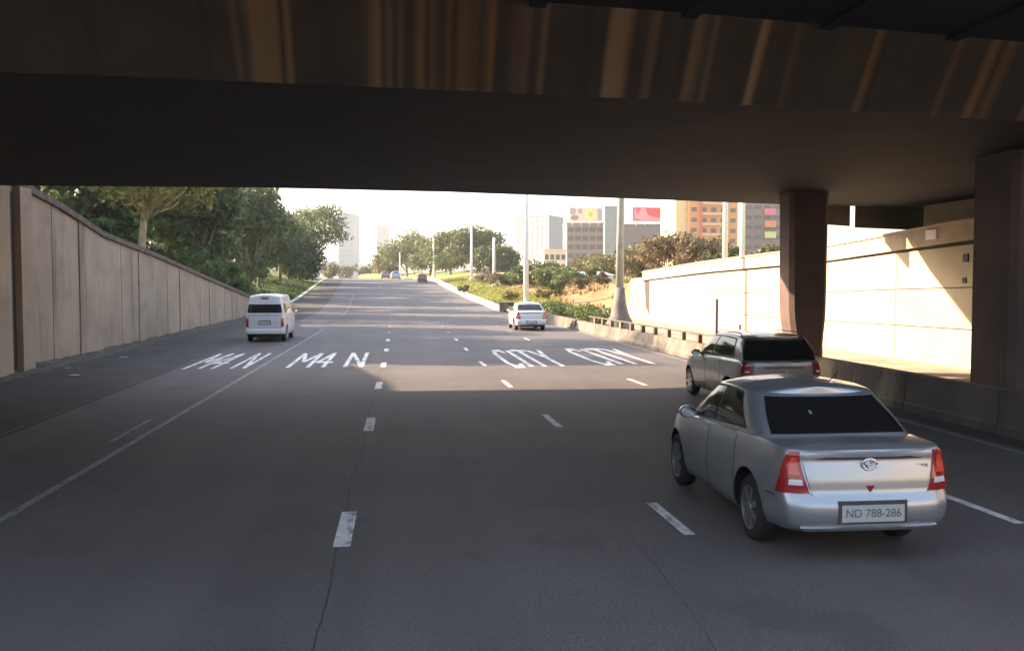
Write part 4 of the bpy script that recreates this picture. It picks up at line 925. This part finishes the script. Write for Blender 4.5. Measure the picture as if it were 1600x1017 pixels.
# hatchback ahead of it in the outer lane
SUV = dict(SED); SUV.update(L=4.15, W=1.76, wr=.32, wheels=(.80, 3.40), zbot=.24, zlow=([0, .5, .9, 3.5, 4.15], [.34, .3, .24, .24, .28]),
    plan=[(0, 0), (.01, .38), (.06, .70), (.22, .835), (.85, .875), (1.6, .88), (2.3, .88), (2.95, .878), (3.45, .86), (3.90, .74), (4.12, .40), (4.15, 0)],
    ztop=([0, .3, 1.2, 2.2, 2.9, 3.2, 3.7, 4.0, 4.15], [1.06, 1.09, 1.08, 1.04, 1.02, 1.01, .93, .84, .74]),
    rearz=([.24, .3, .5, .62, .66, .75, 1.0, 1.1], [.08, .0, -.01, .0, .05, .06, .06, .08]),
    gbase=[(.10, 0), (.12, .42), (.20, .70), (.42, .79), (1.0, .81), (2.0, .815), (2.85, .79), (3.02, .64), (3.14, .34), (3.18, 0)],
    groof=[(.42, 0), (.43, .38), (.47, .58), (.58, .64), (1.0, .66), (1.7, .665), (2.1, .64), (2.2, .52), (2.26, .30), (2.28, 0)],
    zroof=([.4, .8, 1.3, 1.9, 2.3], [1.52, 1.56, 1.575, 1.565, 1.52]), rcrown=.045, rmid=1.4,
    windows=[('rear_window', quad((-2.3, .04), (2.3, .04), (-2.25, .90), (2.25, .90)), 20, 8), ('windscreen', quad((7.25, .08), (10.75, .08), (7.3, .90), (10.7, .90)), 16, 8)]
            + [w for s_ in (1, -1) for w in (('side_window', quad((s_*3.5, .14), (s_*4.93, .10), (s_*3.7, .84), (s_*4.93, .88)), 12, 8), ('side_window', quad((s_*5.03, .10), (s_*6.42, .07), (s_*5.03, .88), (s_*5.98, .86)), 12, 8))],
    mirror=(2.65, 1.08), frame=[(3.42, .08), (6.50, .04), (3.62, .90), (6.02, .92)])
def sv2(z): return (z-.34)/(1.06-.34)
SUV['lid'] = rect(-1.7, 1.7, sv2(.62), sv2(1.04)); SUV['lidgap'] = rect(-1.75, 1.75, sv2(.605), sv2(1.05))
SUV['lamps'] = [('tail_lamp', quad((1.78, sv2(.80)), (2.9, sv2(.80)), (1.78, sv2(1.03)), (2.8, sv2(1.03))), [('reversing_lens', rect(1.95, 2.4, sv2(.84), sv2(.88)), WHL, .019)])]
SUV['patches'] = [('lid_garnish', rect(-1.1, 1.1, sv2(.93), sv2(.965)), mat('garnish_dark', (.06, .06, .075), .25), .013)]
suv, sc2 = make_car(SUV, 'grey hatchback partly hidden ahead of the silver sedan beside the barrier', 'car', (7.55, 17.4, 0), R(0), BRONZE, 'hatchback')
plate(suv, sc2.body(0, sv2(.5)).y-.002, .50, .44, .11, '', .075)
m = MB(); torus(m, 0, .87, .065, .05, .008, sc2.body(0, sv2(.87)).y-.014); m.build('emblem', CHROME, suv, smooth=True)
for s_ in (-1, 1):
    m = MB(); m.tube([(s_*.63, .65, 1.575), (s_*.64, .8, 1.63), (s_*.64, 1.9, 1.63), (s_*.625, 2.1, 1.57)], [.010]*4, 8); m.build('roof_rail', TRIM, suv, smooth=True)
m = MB(); m.box(-.42, .42, .36, .50, 1.545, 1.575); m.build('spoiler', BRONZE, suv); suv.scale = (1, 1, .96)
# silver-white car further up
WHITE = carpaint('silver_white_paint', (.66, .68, .70), .25, .35)
W3 = dict(SED); W3.update(NU=4)
wc, c3 = make_car(W3, 'silver-white sedan driving beside the low wall in the middle distance', 'car', (7.05, 48.8, 0), R(0), WHITE, 'sedan', detail=False)
plate(wc, c3.body(0, sv(.42)).y, .44, .5, .12, '', .08)
# minibus
VAN = dict(L=4.7, W=1.70, zbot=.26, zlow=([0, .5, .9, 3.5, 4.7], [.36, .32, .28, .28, .3]), wr=.33, wheels=(.85, 3.45), crown=.0, NU=5, bulge=.012,
    plan=[(0, 0), (.005, .40), (.035, .70), (.16, .81), (.8, .845), (1.6, .85), (2.4, .85), (3.2, .848), (4.0, .83), (4.45, .70), (4.66, .36), (4.7, 0)],
    ztop=([0, 1, 3.6, 4.2, 4.5, 4.7], [1.18, 1.18, 1.16, 1.10, .98, .86]),
    sidev=[0, .1, .3, .6, .9, 1], sidek=[.94, .985, 1, 1, .992, .985],
    rearz=([.26, .34, .5, .56, .6, 1.2], [.05, -.03, -.03, .0, .03, .04]),
    gbase=[(.035, 0), (.04, .40), (.07, .70), (.19, .80), (.9, .835), (2.0, .838), (3.3, .832), (3.95, .80), (4.22, .66), (4.42, .34), (4.46, 0)],
    groof=[(.14, 0), (.145, .36), (.18, .56), (.30, .65), (.9, .68), (1.8, .68), (2.8, .68), (3.3, .64), (3.5, .52), (3.62, .28), (3.66, 0)],
    zroof=([.1, .4, 1., 3., 3.7], [1.93, 1.98, 2.0, 1.99, 1.90]), rcrown=.09, rmid=2.,
    windows=[('rear_window', rect(-2.35, 2.35, .12, .60), 16, 6), ('windscreen', quad((7.7, .05), (12.3, .05), (7.8, .75), (12.2, .75)), 12, 6)]
        + [w for s_ in (1, -1) for w in (('side_window', rect(s_*3.4, s_*4.4, .12, .6), 6, 5), ('side_window', rect(s_*4.5, s_*5.6, .12, .6), 6, 5), ('side_window', quad((s_*5.75, .10), (s_*7.1, .05), (s_*5.75, .6), (s_*6.7, .6)), 6, 5))],
    doors=[(4.3, 6.0, .1, .97), (7.0, 8.2, .1, .97)], mirror=(3.95, 1.25), mirror_mat=TRIM, spokes=5, rim=mat('steel_rim', (.3, .3, .31), .5, .5))
def vv(z): return (z-.36)/(1.18-.36)
VAN['lamps'] = [('tail_lamp', rect(1.95, 2.75, vv(.66), vv(1.02)), [('amber_lens', rect(2.05, 2.65, vv(.90), vv(1.0)), ORGL, .02)])]
VAN['lid'] = rect(-1.88, 1.88, vv(.60), vv(1.15)); VAN['lidgap'] = rect(-1.93, 1.93, vv(.59), vv(1.165))
VAN['patches'] = [('bumper', rect(-2.9, 2.9, vv(.38), vv(.56)), mat('van_bumper', (.62, .64, .63), .45), .03)]
VWHITE = mat('white_van_paint', (.58, .60, .60), .35, 0, coat=.6, var=.03)
van, vc = make_car(VAN, 'white minibus with a raised roof in the left lane near the end of the wall', 'minibus', (-5.72, 41.0, 0), R(0), VWHITE, 'minibus', detail=False)
plate(van, vc.body(0, vv(.82)).y-.012, .84, .46, .12, '', .08)
m = MB(); m.box(-.16, .16, .10, .16, 1.86, 1.93); m.build('brake_light', REDL, van)
# three small cars far up the road
def far(label, x, y, Y, paint, name='car'):
    p = at(x, y, Y); s = dict(SED); s.update(NU=3); s['doors'] = []
    c_, k_ = make_car(s, label, 'car', (p.x, Y, roadz(Y)), 0, paint, name, detail=False, group='small cars far up the road'); return c_
far('dark red car far up the road near the right kerb', 660, 447, 158, carpaint('dark_red_paint', (.22, .04, .04), .2, .4))
far('pale blue car at the crest of the road', 618, 438, 182, carpaint('pale_blue_paint', (.42, .50, .66), .2, .4))
far('brownish car at the crest, leftmost of the far cars', 602, 436, 186, carpaint('brown_paint', (.30, .22, .22), .2, .4))
# ------------------------------------------------------------------ air
m = MB(); m.box(-1000, 1100, -310, 2600, -3, 260); hzo = m.build('haze', [bpy.data.materials.new('haze_air')]); tag(hzo, kind='stuff')
hm = hzo.data.materials[0]; hm.use_nodes = True; hn = hm.node_tree.nodes; hn.remove(hn['Principled BSDF']); pv = hn.new('ShaderNodeVolumePrincipled')
pv.inputs['Color'].default_value = (.92, .95, 1, 1); pv.inputs['Density'].default_value = .00036; pv.inputs['Anisotropy'].default_value = .3
hm.node_tree.links.new(pv.outputs[0], hn['Material Output'].inputs['Volume'])
